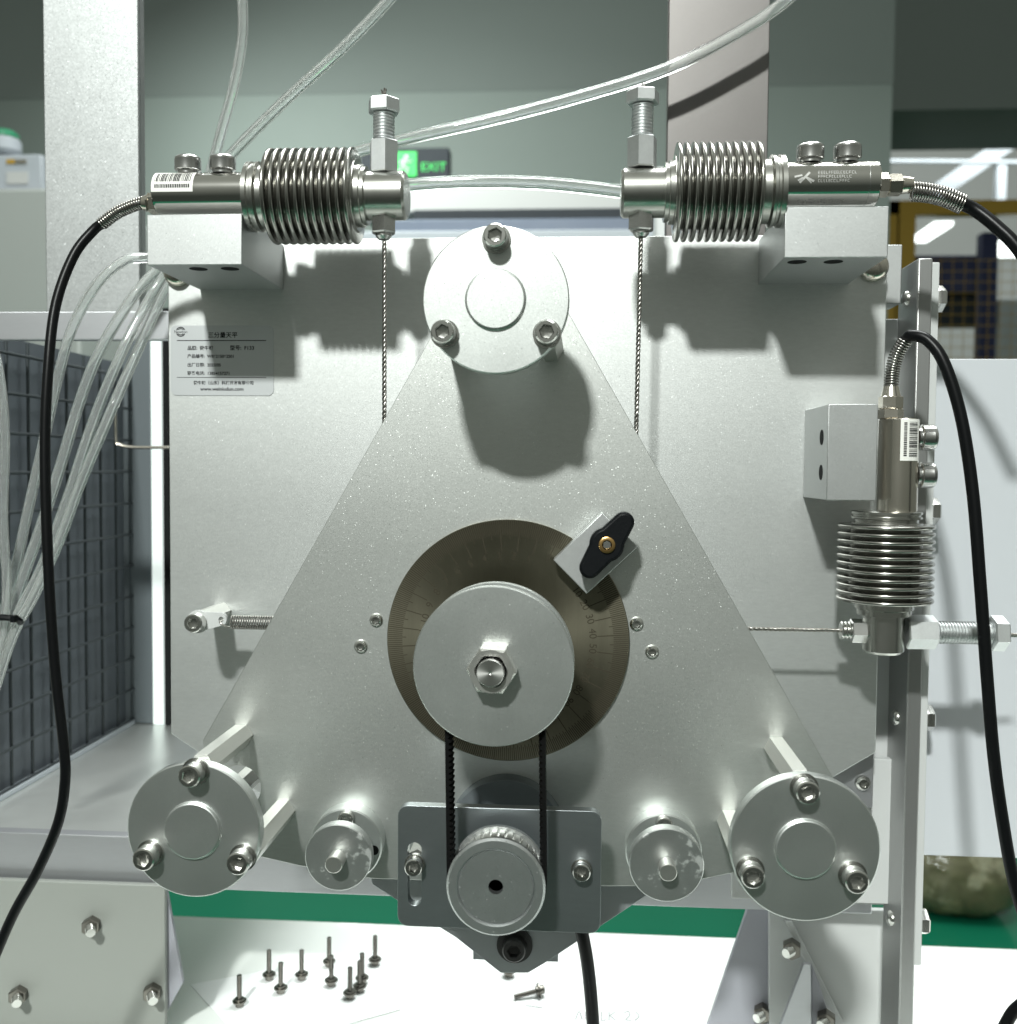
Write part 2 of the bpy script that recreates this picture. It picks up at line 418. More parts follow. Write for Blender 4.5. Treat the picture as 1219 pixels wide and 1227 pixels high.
# right hand post: flat bar seen edge on, light strip behind it, brackets, screws
zp_top, zp_bot = W(1108, 309, 0).z, 2.0
x0 = W(1091, 680, 0).x; x1 = W(1109, 680, 0).x
B().box((x0, 0, zp_bot), (x1, 30, zp_top)).done('side_post', 'post_alu', frame, bevel=.8)
B().box((x1+.3, 3, W(1100, 1157, 3).z), (W(1117, 680, 3).x, 9, zp_top-1.5)).done('edge_strip', 'white_paint', frame, bevel=.5)
B().box((xr-20, 30.3, W(1060, 1085, 30).z), (x0+1, 36, zp_top-25)).done('rear_strip', 'white_paint', frame, bevel=.4)
a, c = W(1066, 293, 10), W(1080, 364, 10)
B().box((a.x-8, 10, c.z), (c.x, 29, a.z)).done('corner_block', 'block_alu', frame, bevel=.5)
hex_r = lathe_mesh([(0, 0), (6.2, 0), (6.6, .8), (6.6, 3.6), (5.6, 4.4), (0, 4.4)], 'steel', 'bolt_head', 6)
for px, py in ((1130, 358), (1121, 612), (1113, 860), (1104, 1104)):
    place('bolt_head', hex_r, (x1+(6.6 if py < 1150 else 0), 16, W(px, py, 16).z), frame, RIGHT)
pan = lathe_mesh([(0, 0), (4.0, 0), (3.8, 1.4), (2.6, 2.4), (0, 2.7)], 'steel', 'pan_screw', 24, 60)
for py in (358, 520, 860, 1101):
    place('pan_screw', pan, (x0, 15, W(1085, py, 15).z), frame, Matrix.Rotation(-PI/2, 3, 'Y'))
# lower right corner bracket and white sheet behind the right disc
a, c = W(1011, 902, 14), W(1046, 968, 14)
B().box((a.x-20, 14, c.z), (c.x, 18, a.z)).done('corner_bracket', 'rail_alu', frame, bevel=.4)
place('button_screw', BUTTON_BIG, W(1034, 938, 13.9), frame, FRONT)
a, c = W(880, 905, 22), W(1073, 1084, 22)
B().box((a.x, 22, c.z), (c.x, 27, a.z)).done('lower_sheet', 'white_paint', frame, bevel=.4)
# big round bolt heads half hidden behind the two upper blocks
dome = lathe_mesh([(0, 0), (7.2, 0), (7.2, 2.2), (6.2, 4.2), (4, 5.4), (0, 5.8)], 'nickel', 'dome_bolt', 36, 60)
place('dome_bolt', dome, W(1046, 320, 0), frame, FRONT); place('dome_bolt', dome, W(214, 327, 0), frame, FRONT)
# mounting blocks (upper left, upper right, right)
def block(f0, f1, Y, holes, side):
    a, c = W(*f0, Y), W(*f1, Y)
    o = B().box((a.x, Y, c.z), (c.x, -.3, a.z)).done('mounting_block', 'block_alu', frame, bevel=.35)
    for h in holes:
        if side == 'bottom':
            p = W(h[0], h[1], Y); B().lathe((p.x, Y+9, c.z-.15), (0, 0, 1), [(2.2, 0), (4.1, .0), (4.1, .3), (2.2, .3)], 28).done('hole_rim', 'hole_dark', o)
            B().cyl((p.x, Y+9, c.z-.1), (p.x, Y+9, c.z+.4), 2.4, 28).done('bolt_hole', 'steel_dark', o)
        else:
            p = WX(h[0], h[1], a.x); B().lathe((a.x-.15, p.y, p.z), (1, 0, 0), [(1.7, 0), (3.5, .0), (3.5, .3), (1.7, .3)], 28).done('hole_rim', 'hole_dark', o)
            B().cyl((a.x-.1, p.y, p.z), (a.x+.4, p.y, p.z), 1.9, 28).done('bolt_hole', 'steel_cap', o)
    return o, a, c
bl1 = block((176, 257), (290, 317), -64, ((227, 0), (266, 0)), 'bottom')
bl2 = block((941, 248), (1064, 308), -64, ((967, 0), (1012, 0)), 'bottom')
bl3 = block((993, 484), (1050, 600), -48, ((985, 524), (984, 566)), 'side')
# name label
la, lc = W(204.5, 390, -.3), W(328, 474, -.3)
lab = B().prism([(x, -.35, z) for x, z in rrect(la.x, lc.x, lc.z, la.z, 3)], (0, .3, 0)).done('name_label', 'label_silver', frame)
lu = K(0)
def lt(s, px, py, size, align='LEFT', mat='ink', xs=1.0):
    p = W(px, py, -.4); text(s, size*lu, (p.x, -.39, p.z), mat, 'lettering', lab, align, xs=xs, extrude=.01, bold=.05)
lt('三分量天平', 267, 404, 7.4, 'CENTER')
lt('品牌:  微牛顿', 224.5, 419, 5.6); lt('型号:  F133', 275.5, 419, 6.4)
lt('产品编号:  W86215062501', 224.5, 428.6, 5.2); lt('出厂日期:  2025/05', 224.5, 439, 5.2); lt('联系电话:  13854157271', 224.5, 449, 5.2)
lt('微牛顿（山东）科技开发有限公司', 268, 460.5, 5.0, 'CENTER'); lt('www.weiniudun.com', 266, 468, 6.0, 'CENTER', xs=1.06)
for py in (407.5, 451.8):
    a = W(212, py, -.4); c = W(319, py+.9, -.4); B().box((a.x, -.38, c.z), (c.x, -.36, a.z)).done('rule_line', 'ink', lab)
p = W(216.5, 397.5, -.4)
lg = B()
for a0, a1 in ((25, 155), (205, 335)):
    lg.tube([(p.x+2.3*math.cos(math.radians(a0+(a1-a0)*i/12)), -.38, p.z+2.3*math.sin(math.radians(a0+(a1-a0)*i/12))) for i in range(13)], .22, 5, 1)
lg.tube([(p.x-1.5, -.38, p.z+1.1), (p.x, -.38, p.z+1.6), (p.x+1.5, -.38, p.z+1.1)], .2, 5, 3); lg.tube([(p.x-1.5, -.38, p.z-1.1), (p.x, -.38, p.z-1.6), (p.x+1.5, -.38, p.z-1.1)], .2, 5, 3)
lg.done('logo_ring', 'ink', lab)
text('Newton', 2.1, (p.x, -.39, p.z-.7), 'ink', 'lettering', lab, 'CENTER', extrude=.01)
# spring post with lug
pf = W(237, 745, -33)
B().hexa((pf.x, 0, pf.z), (pf.x, -31, pf.z), 9.2, .05, ref=(0.3, 0, 1)).done('spring_post', 'bar_alu', frame)
g = W(262, 742, -32); u = Vector((g.x-pf.x, 0, g.z-pf.z)); ang = math.atan2(u.z, u.x); L = u.length+3.4
pts = [(pf.x+5.6*math.cos(t), pf.z+5.6*math.sin(t)) for t in [ang+math.radians(50+260*i/16) for i in range(17)]]
e1, e2 = ang-math.radians(28), ang+math.radians(28); q = (pf.x+L*math.cos(ang)*.82, pf.z+L*math.sin(ang)*.82)
pts += [(q[0]+3.3*math.cos(ang+math.radians(k)), q[1]+3.3*math.sin(ang+math.radians(k))) for k in range(-70, 71, 14)]
B().holed(pts, [circ((q[0]+.6, q[1]), 1.35, 16)], -33, -31).done('spring_lug', 'white_paint', frame)
place('washer', WASHER_SMALL, (pf.x, -33, pf.z), frame, FRONT); place('socket_screw', SCREW, (pf.x, -33.8, pf.z), frame, FRONT)
# pendant bracket hanging under the triangle
def pend(pxs, Y, th, nm, mat):
    return B().prism([W(x, y, Y) for x, y in pxs], (0, th, 0)).done(nm, mat, frame, bevel=.3)
pend([(436, 1010), (778, 1010), (774, 1074), (655, 1153), (633, 1166), (600, 1166), (547, 1124), (446, 1060)], -44, 4, 'pendant_plate', 'motor_grey')
pend([(560, 1100), (676, 1100), (669, 1143), (669, 1153), (567, 1150), (567, 1140)], -37, 4, 'pendant_shoulder', 'motor_grey')
p = W(616, 1139, -50); place('socket_screw', SCREW_BLACK, (p.x, -44.2, p.z), frame, FRONT)
B().lathe((p.x, -44.1, p.z), (0, -1, 0), [(5, 0), (8.4, 0), (8.4, 1.2), (5, 1.2)], 32).done('black_washer', 'steel_dark', frame)
# legs standing on the table
a, c = W(-90, 1060, 38), W(197, 1060, 38)
lp = B().box((a.x, 38, 0), (c.x, 42, W(100, 1058, 38).z)).done('leg_plate', 'leg_paint', frame, bevel=.5)
B().prism([W(199, 1066, 43), W(219, 1178, 43), W(198, 1216, 43)], (0, 3, 0)).done('leg_gusset', 'gusset_paint', lp, bevel=.3)
for px, py in ((111, 1107), (24, 1190), (184, 1187)):
    p = W(px, py, 38); B().hexa((p.x, 38, p.z), (p.x+1.0, 32.5, p.z), 9.0).done('hex_nut', 'screw_dark', lp); B().thread((p.x+1, 33, p.z), (p.x+4.4, 27, p.z-.3), 2.8, 1.2, .4).done('bolt_end', 'steel', lp)
rl = B().prism([W(897, 1087, 60), W(930, 1087, 60), W(930, 1260, 60), W(838, 1260, 60)], (0, 4, 0)).done('leg_plate', 'gusset_paint', frame, bevel=.4)
B().prism([W(922, 1088, 52), W(1092, 1092, 52), W(1080, 1270, 52), W(922, 1270, 52)], (0, 4, 0)).done('leg_panel', 'white_paint', rl, bevel=.4)
B().prism([W(941, 1104, 40), W(949, 1104, 40), W(1018, 1240, 40), W(1008, 1240, 40)], (0, 11, 0)).done('brace_bar', 'white_paint', rl, bevel=.4)
B().prism([W(963, 1156, 30), W(972, 1156, 30), W(973, 1250, 30), W(928, 1250, 30)], (0, 3, 0)).done('leg_gusset', 'rail_alu', rl, bevel=.3)
B().prism([W(973, 1156, 32), W(980, 1172, 32), W(1004, 1250, 32), W(974, 1250, 32)], (0, 3, 0)).done('leg_gusset', 'gusset_paint', rl, bevel=.3)
for px, py, y in ((949, 1134, 38), (914, 1211, 60), (990, 1219, 30)):
    p = W(px, py, y); B().hexa((p.x, y, p.z), (p.x-1.2, y-6, p.z), 9.0).done('hex_nut', 'screw_dark', rl); B().thread((p.x-1, y-5, p.z), (p.x-5, y-9, p.z), 2.8, 1.2, .4).done('bolt_end', 'steel', rl)

# ================================================================== FLOATING TRIANGLE
tri = thing('triangle_balance', (W(607, 800, YT).x, YT, W(607, 1060, YT).z), 'triangular aluminium plate carrying three round discs, angle dial and belt drive', 'balance')
discs = [((594, 359), 88, ((593, 281), (530, 397), (655, 397))),
         ((231.5, 995), 84.8, ((226, 931), (171, 1031), (284, 1036))),
         ((965, 1017), 88.5, ((969, 951), (903, 1052), (1028, 1058)))]
dc = [W(*d[0], YD) for d in discs]
outl = [(574, 302), (640, 302), (1000, 934), (985, 1000), (880, 1046), (800, 1062), (720, 1062), (446, 1053), (361, 1038), (300, 1024), (258, 980), (243, 888)]
holes = [circ(xz(c), 10.2, 40) for c in dc[1:]]
B().holed([xz(W(x, y, YT)) for x, y in outl], holes, YT, YT+6).done('triangle_plate', 'plate_alu', tri, bevel=.25)
DLAB = ['bright upper disc', 'lower left disc', 'lower right disc']
for (cpx, rpx, scr), c, dl in zip(discs, dc, DLAB):
    r = rpx*K(YD); rb = 36.0*K(YD)
    d = B().lathe((c.x, YD+6, c.z), (0, -1, 0), [(0, 0), (r-.5, 0), (r, .5), (r, 5.5), (r-.5, 6), (rb+.25, 6), (rb, 6.2), (rb-.25, 7.4), (rb-.7, 7.6), (0, 7.6)], 96).done('round_disc', 'disc_alu', tri, angle=16)
    for i, s in enumerate(scr):
        p = W(*s, YD-8)
        place('washer', WASHER, (p.x, YD, p.z), d, FRONT); place('lock_washer', LOCK, (p.x, YD-1, p.z), d, FRONT)
        place('socket_screw', SCREW, (p.x, YD-2.4, p.z), d, spin(FRONT, .4+i*1.3))
        B().hexa((p.x, YT, p.z), (p.x, YD+6, p.z), 9.4, .04, ref=(1, 0, .06)).done('hex_standoff', 'bar_alu', d)
    B().hexa((c.x, 0, c.z), (c.x, YD+6, c.z), 8.6, .04, ref=(1, 0, .06)).done('centre_post', 'bar_alu', d)
# flush screws beside the dial
for px, py in ((451, 743), (432.5, 774.5), (763, 747.5), (781.5, 781)):
    place('button_screw', BUTTON, W(px, py, YT), tri, spin(FRONT, random.random()))
# collars left and right of the motor
for (rx, ry, rr), (fx, fy, fr), (sx, sy) in (((419, 1005, 45), (405, 1028, 41.5), (414, 972)), ((796, 1012, 46), (799, 1037, 45), (796.5, 981))):
    c = W(fx, fy, YT-24); r1, r2 = rr*K(YT-9), fr*K(YT-24)
    co = B().lathe((c.x, YT, c.z), (0, -1, 0), [(0, 0), (r1, 0), (r1, 8.4), (r1-.6, 9), (7.5, 9), (7.5, 18.5), (0, 18.5)], 64).done('shaft_collar', 'disc_alu', tri)
    B().lathe((c.x, YT-18, c.z), (0, -1, 0), [(0, 0), (r2-.4, 0), (r2, .4), (r2, 5.6), (r2-.4, 6), (0, 6)], 64).done('worn_disc', 'worn_alu', co)
    B().cyl((c.x, YT-24, c.z), (c.x, YT-32, c.z), 3.7, 32, .35).done('pin', 'bar_alu', co)
    p = W(sx, sy, YT-12); place('set_screw', SCREW_SMALL, (p.x, YT-9, min(p.z, c.z+r1-3.9)), co, FRONT)
    B().cyl((c.x+r1-3.6, YT-8.5, c.z-2), (c.x+r1-3.6, YT-9.1, c.z-2), 2.2, 20).done('tapped_hole', 'hole_dark', co)
# angle dial
YDL = YT-2.2
dcen = W(608, 768, YDL); dr = 147*K(YDL)
dial = B().lathe((dcen.x, YT, dcen.z), (0, -1, 0), [(0, 0), (dr, 0), (dr, 1.9), (dr-.3, 2.2), (0, 2.2)], 128).done('angle_dial', 'dial_bronze', tri)
tk = B()
for i in range(360):
    a = math.radians(i+6); L = 6.9 if i % 10 else 14
    if i % 5 == 0 and i % 10: L = 8.6
    if L < 14 and 120 < i < 185 and i % 2: L = 6.0
    d = Vector((math.sin(a), 0, math.cos(a))); t = Vector((d.z, 0, -d.x))*(.16 if i % 10 else .2)
    o = Vector((dcen.x, YDL, dcen.z)); p0 = o+d*(dr-.5); p1 = o+d*(dr-L)
    tk.prism([p0-t, p0+t, p1+t, p1-t], (0, -.05, 0))
tag(tk.done('tick_marks', 'dial_ink', dial), kind='stuff')
for a, s in [(26+10*k, str(5+k)) for k in range(-4, 9)]+[(-44-10*k, str(10*k) if k else '0') for k in range(1, 12)]:
    A = math.radians(a); d = Vector((-math.sin(A), 0, math.cos(A))); p = Vector((dcen.x, YDL-.02, dcen.z))+d*(dr-17.4)
    text(s, 4.6, p, 'dial_ink', 'numeral', dial, 'CENTER', rot=Matrix.Rotation(-A, 3, 'Y') @ FRONT, extrude=.02)
# pointer block and wing knob
YB = YT-13
ctr = (W(722, 614, YB)+W(703, 712, YB)+W(664, 671, YB)+W(764, 655, YB))/4
q = [W(722, 614, YB), W(765, 655, YB), W(703, 712, YB), W(663, 671, YB)]
pb = B().prism(q, (0, 10.6, 0)).done('pointer_block', 'block_alu', tri, bevel=.4)
YK = YB-12
kc = W(727.5, 653, YK); k1 = W(748, 626, YK); k2 = W(707, 681, YK); kk = K(YK)
def lobe(c, r, th0, th1, n=14): return [(c.x+r*math.cos(th0+(th1-th0)*i/n), c.z+r*math.sin(th0+(th1-th0)*i/n)) for i in range(n+1)]
a1 = math.atan2(k1.z-kc.z, k1.x-kc.x); a2 = a1+PI
pts = lobe(k1, 12.6*kk, a1-PI/2*.92, a1+PI/2*.92)+lobe(kc, 21*kk, a1+math.radians(52), a2-math.radians(52), 10)+lobe(k2, 12.6*kk, a2-PI/2*.92, a2+PI/2*.92)+lobe(kc, 21*kk, a2+math.radians(52), a1+2*PI-math.radians(52), 10)
kb = B(); kb.prism([(x, YK, z) for x, z in pts], (0, 8, 0)); kb.cyl((kc.x, YK+7.5, kc.z), (kc.x, YB+.2, kc.z), 4.6, 32)
kb.done('wing_knob', 'plastic_black', pb, bevel=1.3, angle=40)
B().lathe((kc.x, YK+.1, kc.z), (0, -1, 0), [(1.6, 0), (3.4, 0), (3.4, .9), (2.9, 1.1), (2.1, 1.1), (1.9, .3)], 32, caps=False).done('brass_insert', 'brass', pb)
B().hexa((kc.x, YK, kc.z), (kc.x, YK-.9, kc.z), 3.2).done('knob_screw', 'steel_cap', pb)
# large pulley in front of the dial
YP = -126.0
pc = W(591, 799, YP); pr = 98*K(YP)
ax = (pc.x, pc.z)
lpn = B().lathe((ax[0], YP+4, ax[1]), (0, -1, 0), [(0, 0), (pr-.4, 0), (pr, .4), (pr, 3.6), (pr-.4, 4), (0, 4)], 112).done('dial_pulley', 'disc_alu', tri)
B().lathe((ax[0], YP+17, ax[1]), (0, -1, 0), [(0, 0), (pr-.4, 0), (pr, .4), (pr, 2.6), (pr-.4, 3), (0, 3)], 112).done('rear_flange', 'disc_alu', lpn)
def gear(o, L, r, n, d, name, mat, parent):
    pts = []
    for i in range(n):
        for f, rr in ((-.30, r), (.30, r), (.36, r-d), (.64, r-d)):
            a = 2*PI*(i+f)/n; pts.append((o[0]+rr*math.cos(a), o[1], o[2]+rr*math.sin(a)))
    return B().prism(pts, (0, L, 0)).done(name, mat, parent)
gear((ax[0], YP+4, ax[1]), 10, 18.4, 36, 1.5, 'toothed_hub', 'pulley_grey', lpn)
B().cyl((ax[0], YT-2, ax[1]), (ax[0], YP+14, ax[1]), 12, 40).done('hub_shaft', 'bar_alu', lpn)
nb = B(); R = 9.5
nb.lathe((ax[0], YP, ax[1]), (0, -1, 0), [(R*.97, 0), (R, .5), (R, 8.4), (R*.9, 9.3), (6.7, 9.3)], 6, ref=(1, 0, -.06), caps=False)
nut = nb.done('hex_nut', 'bar_alu', lpn)
B().lathe((ax[0], YP, ax[1]), (0, -1, 0), [(5.85, .3), (5.85, 8.6), (6.3, 9.3), (8.2, 9.32), (8.2, 8.9)], 48, caps=False).done('nut_bore', 'bar_alu', lpn)
B().lathe((ax[0], YP, ax[1]), (0, -1, 0), [(0, 0), (5.2, 0), (5.2, 12.4), (4.9, 12.8), (.7, 12.8), (0, 12.1)], 48).done('shaft_end', 'turned', lpn, angle=15)
# motor mounting plate with slot
YM = -100.0
a, c = W(477, 965, YM), W(719.5, 1119, YM)
sc = [W(497, y, YM) for y in (1018, 1077)]; sw = 8.6*K(YM)
slot = lobe(sc[0], sw, 0, PI, 10)+lobe(sc[1], sw, PI, 2*PI, 10)
mp_ = B().holed(rrect(a.x, c.x, c.z, a.z, 4.4), [slot], YM, YM+5).done('motor_plate', 'motor_plate_dark', tri, bevel=.5)
for px, py in ((495, 1041), (697, 1047)):
    p = W(px, py, YM-6); place('washer', WASHER_SMALL, (p.x, YM, p.z), mp_, FRONT); place('lock_washer', WASHER_SMALL, (p.x, YM-.9, p.z), mp_, FRONT)
    place('socket_screw', SCREW_SMALL, (p.x, YM-1.7, p.z), mp_, spin(FRONT, px))
    B().hexa((p.x, YT, p.z), (p.x, YM+5, p.z), 7, .04).done('hex_standoff', 'bar_alu', mp_)
# motor and its toothed pulley
mc = W(594, 1064, YP)
mo = B().lathe((mc.x, -30, mc.z), (0, -1, 0), [(0, 0), (26, 0), (26, 41), (25.4, 42), (9, 42), (9, 64.8), (0, 64.8)], 80).done('motor', 'motor_body', tri)
r = 61*K(YP)
mp2 = B().lathe((mc.x, YP+4, mc.z), (0, -1, 0), [(0, 0), (r-1.2, 0), (r, 1.2), (r, 3.0), (r-.9, 4), (r*.80, 4), (r*.76, 2.7), (r*.75, 2.7), (r*.745, 3.2), (2.9, 3.2), (2.9, -.5), (0, -.5)], 96).done('motor_pulley', 'pulley_grey', tri)
gear((mc.x, YP+4, mc.z), 10, 17.6, 34, 1.5, 'toothed_rim', 'bar_alu', mp2)
B().lathe((mc.x, YP+17, mc.z), (0, -1, 0), [(0, 0), (r-.5, 0), (r-.2, 3), (0, 3)], 96).done('rear_flange', 'pulley_grey', mp2)
# toothed belt
bb = B(); path = []
hb = 18.3
n1 = 96
for i in range(n1+1): t = PI*i/n1; path.append((ax[0]+hb*math.cos(t), ax[1]+hb*math.sin(t), math.cos(t), math.sin(t)))
nz = 148
for i in range(1, nz): f = i/nz; path.append((ax[0]-hb+(mc.x-ax[0])*f, ax[1]+(mc.z-ax[1])*f, -1, 0))
for i in range(n1+1): t = PI+PI*i/n1; path.append((mc.x+hb*math.cos(t), mc.z+hb*math.sin(t), math.cos(t), math.sin(t)))
for i in range(1, nz): f = 1-i/nz; path.append((ax[0]+hb+(mc.x-ax[0])*f, ax[1]+(mc.z-ax[1])*f, 1, 0))
rings = []
for i, (x, z, nx, nzv) in enumerate(path):
    ti = 1.25 if i % 4 < 2 else 0.0
    rings.append([bb.bm.verts.new((x+nx*k, y, z+nzv*k)) for k, y in ((1.3, YP+4.4), (1.3, YP+13.6), (-ti, YP+13.6), (-ti, YP+4.4))])
for i in range(len(rings)):
    A, C = rings[i], rings[(i+1) % len(rings)]
    for k in range(4): bb.face([A[k], A[(k+1) % 4], C[(k+1) % 4], C[k]])
bb.done('toothed_belt', 'belt_black', tri, angle=25)

# ================================================================== SPRING AND WIRE ROPES
h0 = Vector((q[0].x, -32, q[0].z))
sp0 = W(277, 745.5, -32); sp1 = W(352, 745.5, -32)
cb = B(); n = 26; pts = []
hook = W(267, 744, -32)
pts += [Vector((hook.x-.6, -29.5, hook.z)), Vector((hook.x-.8, -34, hook.z-.4)), Vector((hook.x+1.4, -34.2, hook.z-1.9)), Vector((sp0.x-1.4, -33, sp0.z-2.4))]
P0 = spline(pts, 5)
co = []
for i in range(n*12+1):
    t = i/12*2*PI; x = sp0.x+(sp1.x-sp0.x)*i/(n*12); co.append(Vector((x, -32-3.1*math.sin(t+PI*1.2), sp0.z+3.1*math.cos(t+PI*1.2))))
cb.tube(P0+co, .42, 6, 1)
tag(cb.done('extension_spring', 'rope_steel'), 'small coil spring stretched from the hex post to the triangle plate', 'spring')
def rope(p0, p1, r, label):
    p0, p1 = Vector(p0), Vector(p1); L = (p1-p0).length; t = (p1-p0).normalized()
    ref = Vector((0, 1, 0)); u = (ref-t*ref.dot(t)).normalized(); v = t.cross(u); b = B(); n = int(L/.8)
    for k in range(3):
        b.tube([p0+t*(L*i/n)+(u*math.cos(2*PI*(L*i/n/6.6+k/3))+v*math.sin(2*PI*(L*i/n/6.6+k/3)))*r*.52 for i in range(n+1)], r*.55, 6, 1)
    return tag(b.done('wire_rope', 'rope_steel', angle=60), label, 'wire rope', 'wire ropes pulling on the triangle plate')

# ================================================================== LOAD CELLS
def load_cell(label, O, A, Up, Fr, L, geo):
    """O: point on the axis where x=0, A: along the axis towards the bellows tip, Up: screw side, Fr: to the viewer; L: lengths in mm"""
    O, A, Up, Fr = map(Vector, (O, A, Up, Fr))
    t = thing('load_cell', O, label, 'load cell', 'bellows load cells on the frame')
    at = lambda a, u=0, f=0: O+A*a+Up*u+Fr*f
    rb = geo['rb']; x0, x1 = L['body']; bo = geo.get('off', 0.0)
    body = B().lathe(at(x0, bo), A, [(0, 0), (rb-.5, 0), (rb, .5), (rb, x1-x0), (0, x1-x0)], 64).done('body', geo.get('bm', 'steel_chrome'), t)
    if 'cap' in L: B().lathe(at(L['cap'], bo), A, [(rb+.06, 0), (rb+.1, .15), (rb+.06, .4)], 64, caps=False).done('cap_seam', 'steel_cap', body)
    # rings and bellows
    f0, f1 = L['ring']; R1 = geo['ring']
    w = f1-f0
    B().lathe(at(f0), A, [(0, 0), (R1*.93, 0), (R1, .4), (R1, w*.22), (R1*.95, w*.27), (R1*.95, w*.36), (R1, w*.40), (R1, w*.52), (R1*.9, w*.60), (R1*.88, w), (0, w)], 72).done('collar_ring', 'steel_brushed', t)
    b0, b1 = L['bellows']; n = 11; Rb = geo['R']; Ri = Rb*.74; pr = [(0, 0), (Ri, 0)]; pw = (b1-b0)/n
    rr_, rg = pw*.275, pw*.225
    for i in range(n):
        for k in range(5): t_ = PI/2*k/4; pr.append((Ri+rg-rg*math.cos(t_), pw*i+rg*math.sin(t_)))
        for k in range(1, 10): t_ = PI*k/10; pr.append((Rb-rr_+rr_*math.sin(t_), pw*(i+.5)-rr_*math.cos(t_)))
        for k in range(5): t_ = PI/2*(1-k/4); pr.append((Ri+rg-rg*math.cos(t_), pw*(i+1)-rg*math.sin(t_)))
    pr += [(Ri, b1-b0), (0, b1-b0)]
    B().lathe(at(b0), A, pr, 96).done('bellows', 'steel_bellows', t, angle=80)
    g0, g1 = L['ring2']
    B().lathe(at(g0), A, [(0, 0), (geo['ring2'], 0), (geo['ring2'], (g1-g0)*.55), (geo['ring2']*.93, (g1-g0)*.62), (geo['ring2']*.93, g1-g0), (0, g1-g0)], 64).done('end_ring', 'steel_brushed', t)
    h0_, h1_ = L['tip']; rt = geo['rt']
    B().lathe(at(h0_), A, [(0, 0), (rt, 0), (rt, h1_-h0_-1.2), (rt-1.2, h1_-h0_), (0, h1_-h0_)], 64).done('loading_tip', 'steel_brushed', t)
    # pull bolt through the tip
    m = L['bolt']; P = lambda u: at(m, u)
    c0, c1 = L['coupling']; B().hexa(P(c0), P(c1), geo['cn'], .10, ref=Fr+A*.28).done('coupling_nut', 'zinc', t)
    t0, t1 = L['thread']; B().thread(P(t0), P(t1), geo['tr'], 1.35, .65).done('threaded_shank', 'zinc', t)
    k0, k1_ = L['head']; B().hexa(P(k0), P(k1_), geo['hn'], .12, ref=Fr+A*.35).done('bolt_head', 'zinc', t)
    d0, d1 = L['lower']; B().hexa(P(d0), P(d1), geo['ln'], .14, ref=Fr+A*.2).done('lower_nut', 'steel_cap', t)
    B().lathe(P(d1), -Up, [(0, -.2), (3.6, 0), (3.6, 1.2), (2.4, 2.6), (0, 3.0)], 24).done('nut_dome', 'steel_cap', t)
    # clamp screws
    zrot = Up.to_track_quat('Z', 'Y').to_matrix()
    for s in L['screws']:
        place('washer', LOCK, at(s, bo+rb-.4), t, zrot); place('clamp_screw', SCREW_CAP, at(s, bo+rb+1.0), t, spin(zrot, s))
    # gland and strain relief
    g = L['gland']; go = geo.get('goff', bo)
    B().hexa(at(x0, go), at(g[0], go), geo['g1'], .1, ref=Fr+Up*.3).done('gland_nut', 'nickel', t)
    B().hexa(at(g[0], go), at(g[1], go), geo['g2'], .08, ref=Fr+Up*.1).done('gland_body', 'nickel', t)
    B().lathe(at(g[1], go), -A, [(0, -.1), (geo['g2']*.48, 0), (3.3, abs(g[1]-g[2])), (0, abs(g[1]-g[2]))], 32).done('gland_cone', 'nickel', t)
    return t, at, body
def relief(t, pts, r):
    P = spline(pts, 10); n = len(P)*3; Q = []
    L = [0.0]
    for a, b in zip(P, P[1:]): L.append(L[-1]+(b-a).length)
    turns = int(L[-1]/1.15); N = turns*8; u = None
    for i in range(N+1):
        s = L[-1]*i/N; j = max(k for k in range(len(L)) if L[k] <= s+1e-9); j = min(j, len(P)-2); f = (s-L[j])/(L[j+1]-L[j]+1e-9)
        p = P[j].lerp(P[j+1], f); tg = (P[j+1]-P[j]).normalized(); ref = Vector((0, 1, 0)); uu = (ref-tg*ref.dot(tg)).normalized(); vv = tg.cross(uu)
        a = 2*PI*turns*i/N; Q.append(p+(uu*math.cos(a)+vv*math.sin(a))*r)
    B().tube(Q, .52, 6, 1).done('strain_relief', 'relief_steel', t, angle=80)
def barcode(body, at, a0, a1, ang0, ang1, r, off, A, Up, Fr, lines=True):
    A, Up, Fr = Vector(A), Vector(Up), Vector(Fr)
    pt = lambda a, th, rr: at(a, off)+Up*(rr*math.cos(th))+Fr*(rr*math.sin(th))
    b = B(); n = 10
    def patch(b, s0, s1, t0, t1, rr, n=6):
        vs = [[b.bm.verts.new(pt(s, t0+(t1-t0)*i/n, q)) for i in range(n+1)] for s in (s0, s1) for q in (rr,)]
        for i in range(n): b.face([vs[0][i], vs[0][i+1], vs[1][i+1], vs[1][i]])
    patch(b, a0, a1, ang0, ang1, r+.10, 10)
    st = b.done('barcode_sticker', 'sticker_white', body, recalc=False)
    b = B(); s = min(a0, a1)+1.3; e_ = max(a0, a1)-1.3; rnd = random.Random(3); d = ang1-ang0
    while s < e_:
        w = rnd.choice((.18, .3, .5)); patch(b, s, min(s+w, e_), ang0+d*.14, ang0+d*.62, r+.16, 4); s += w+rnd.choice((.18, .28, .45))
    s = min(a0, a1)+1.5
    while s < e_-.5:
        w = rnd.choice((.35, .5, .6)); patch(b, s, s+w, ang0+d*.72, ang0+d*.86, r+.16, 2); s += w+.28
    b.done('barcode_print', 'ink', body, recalc=False)

YC = -54.0; kc_ = K(YC)
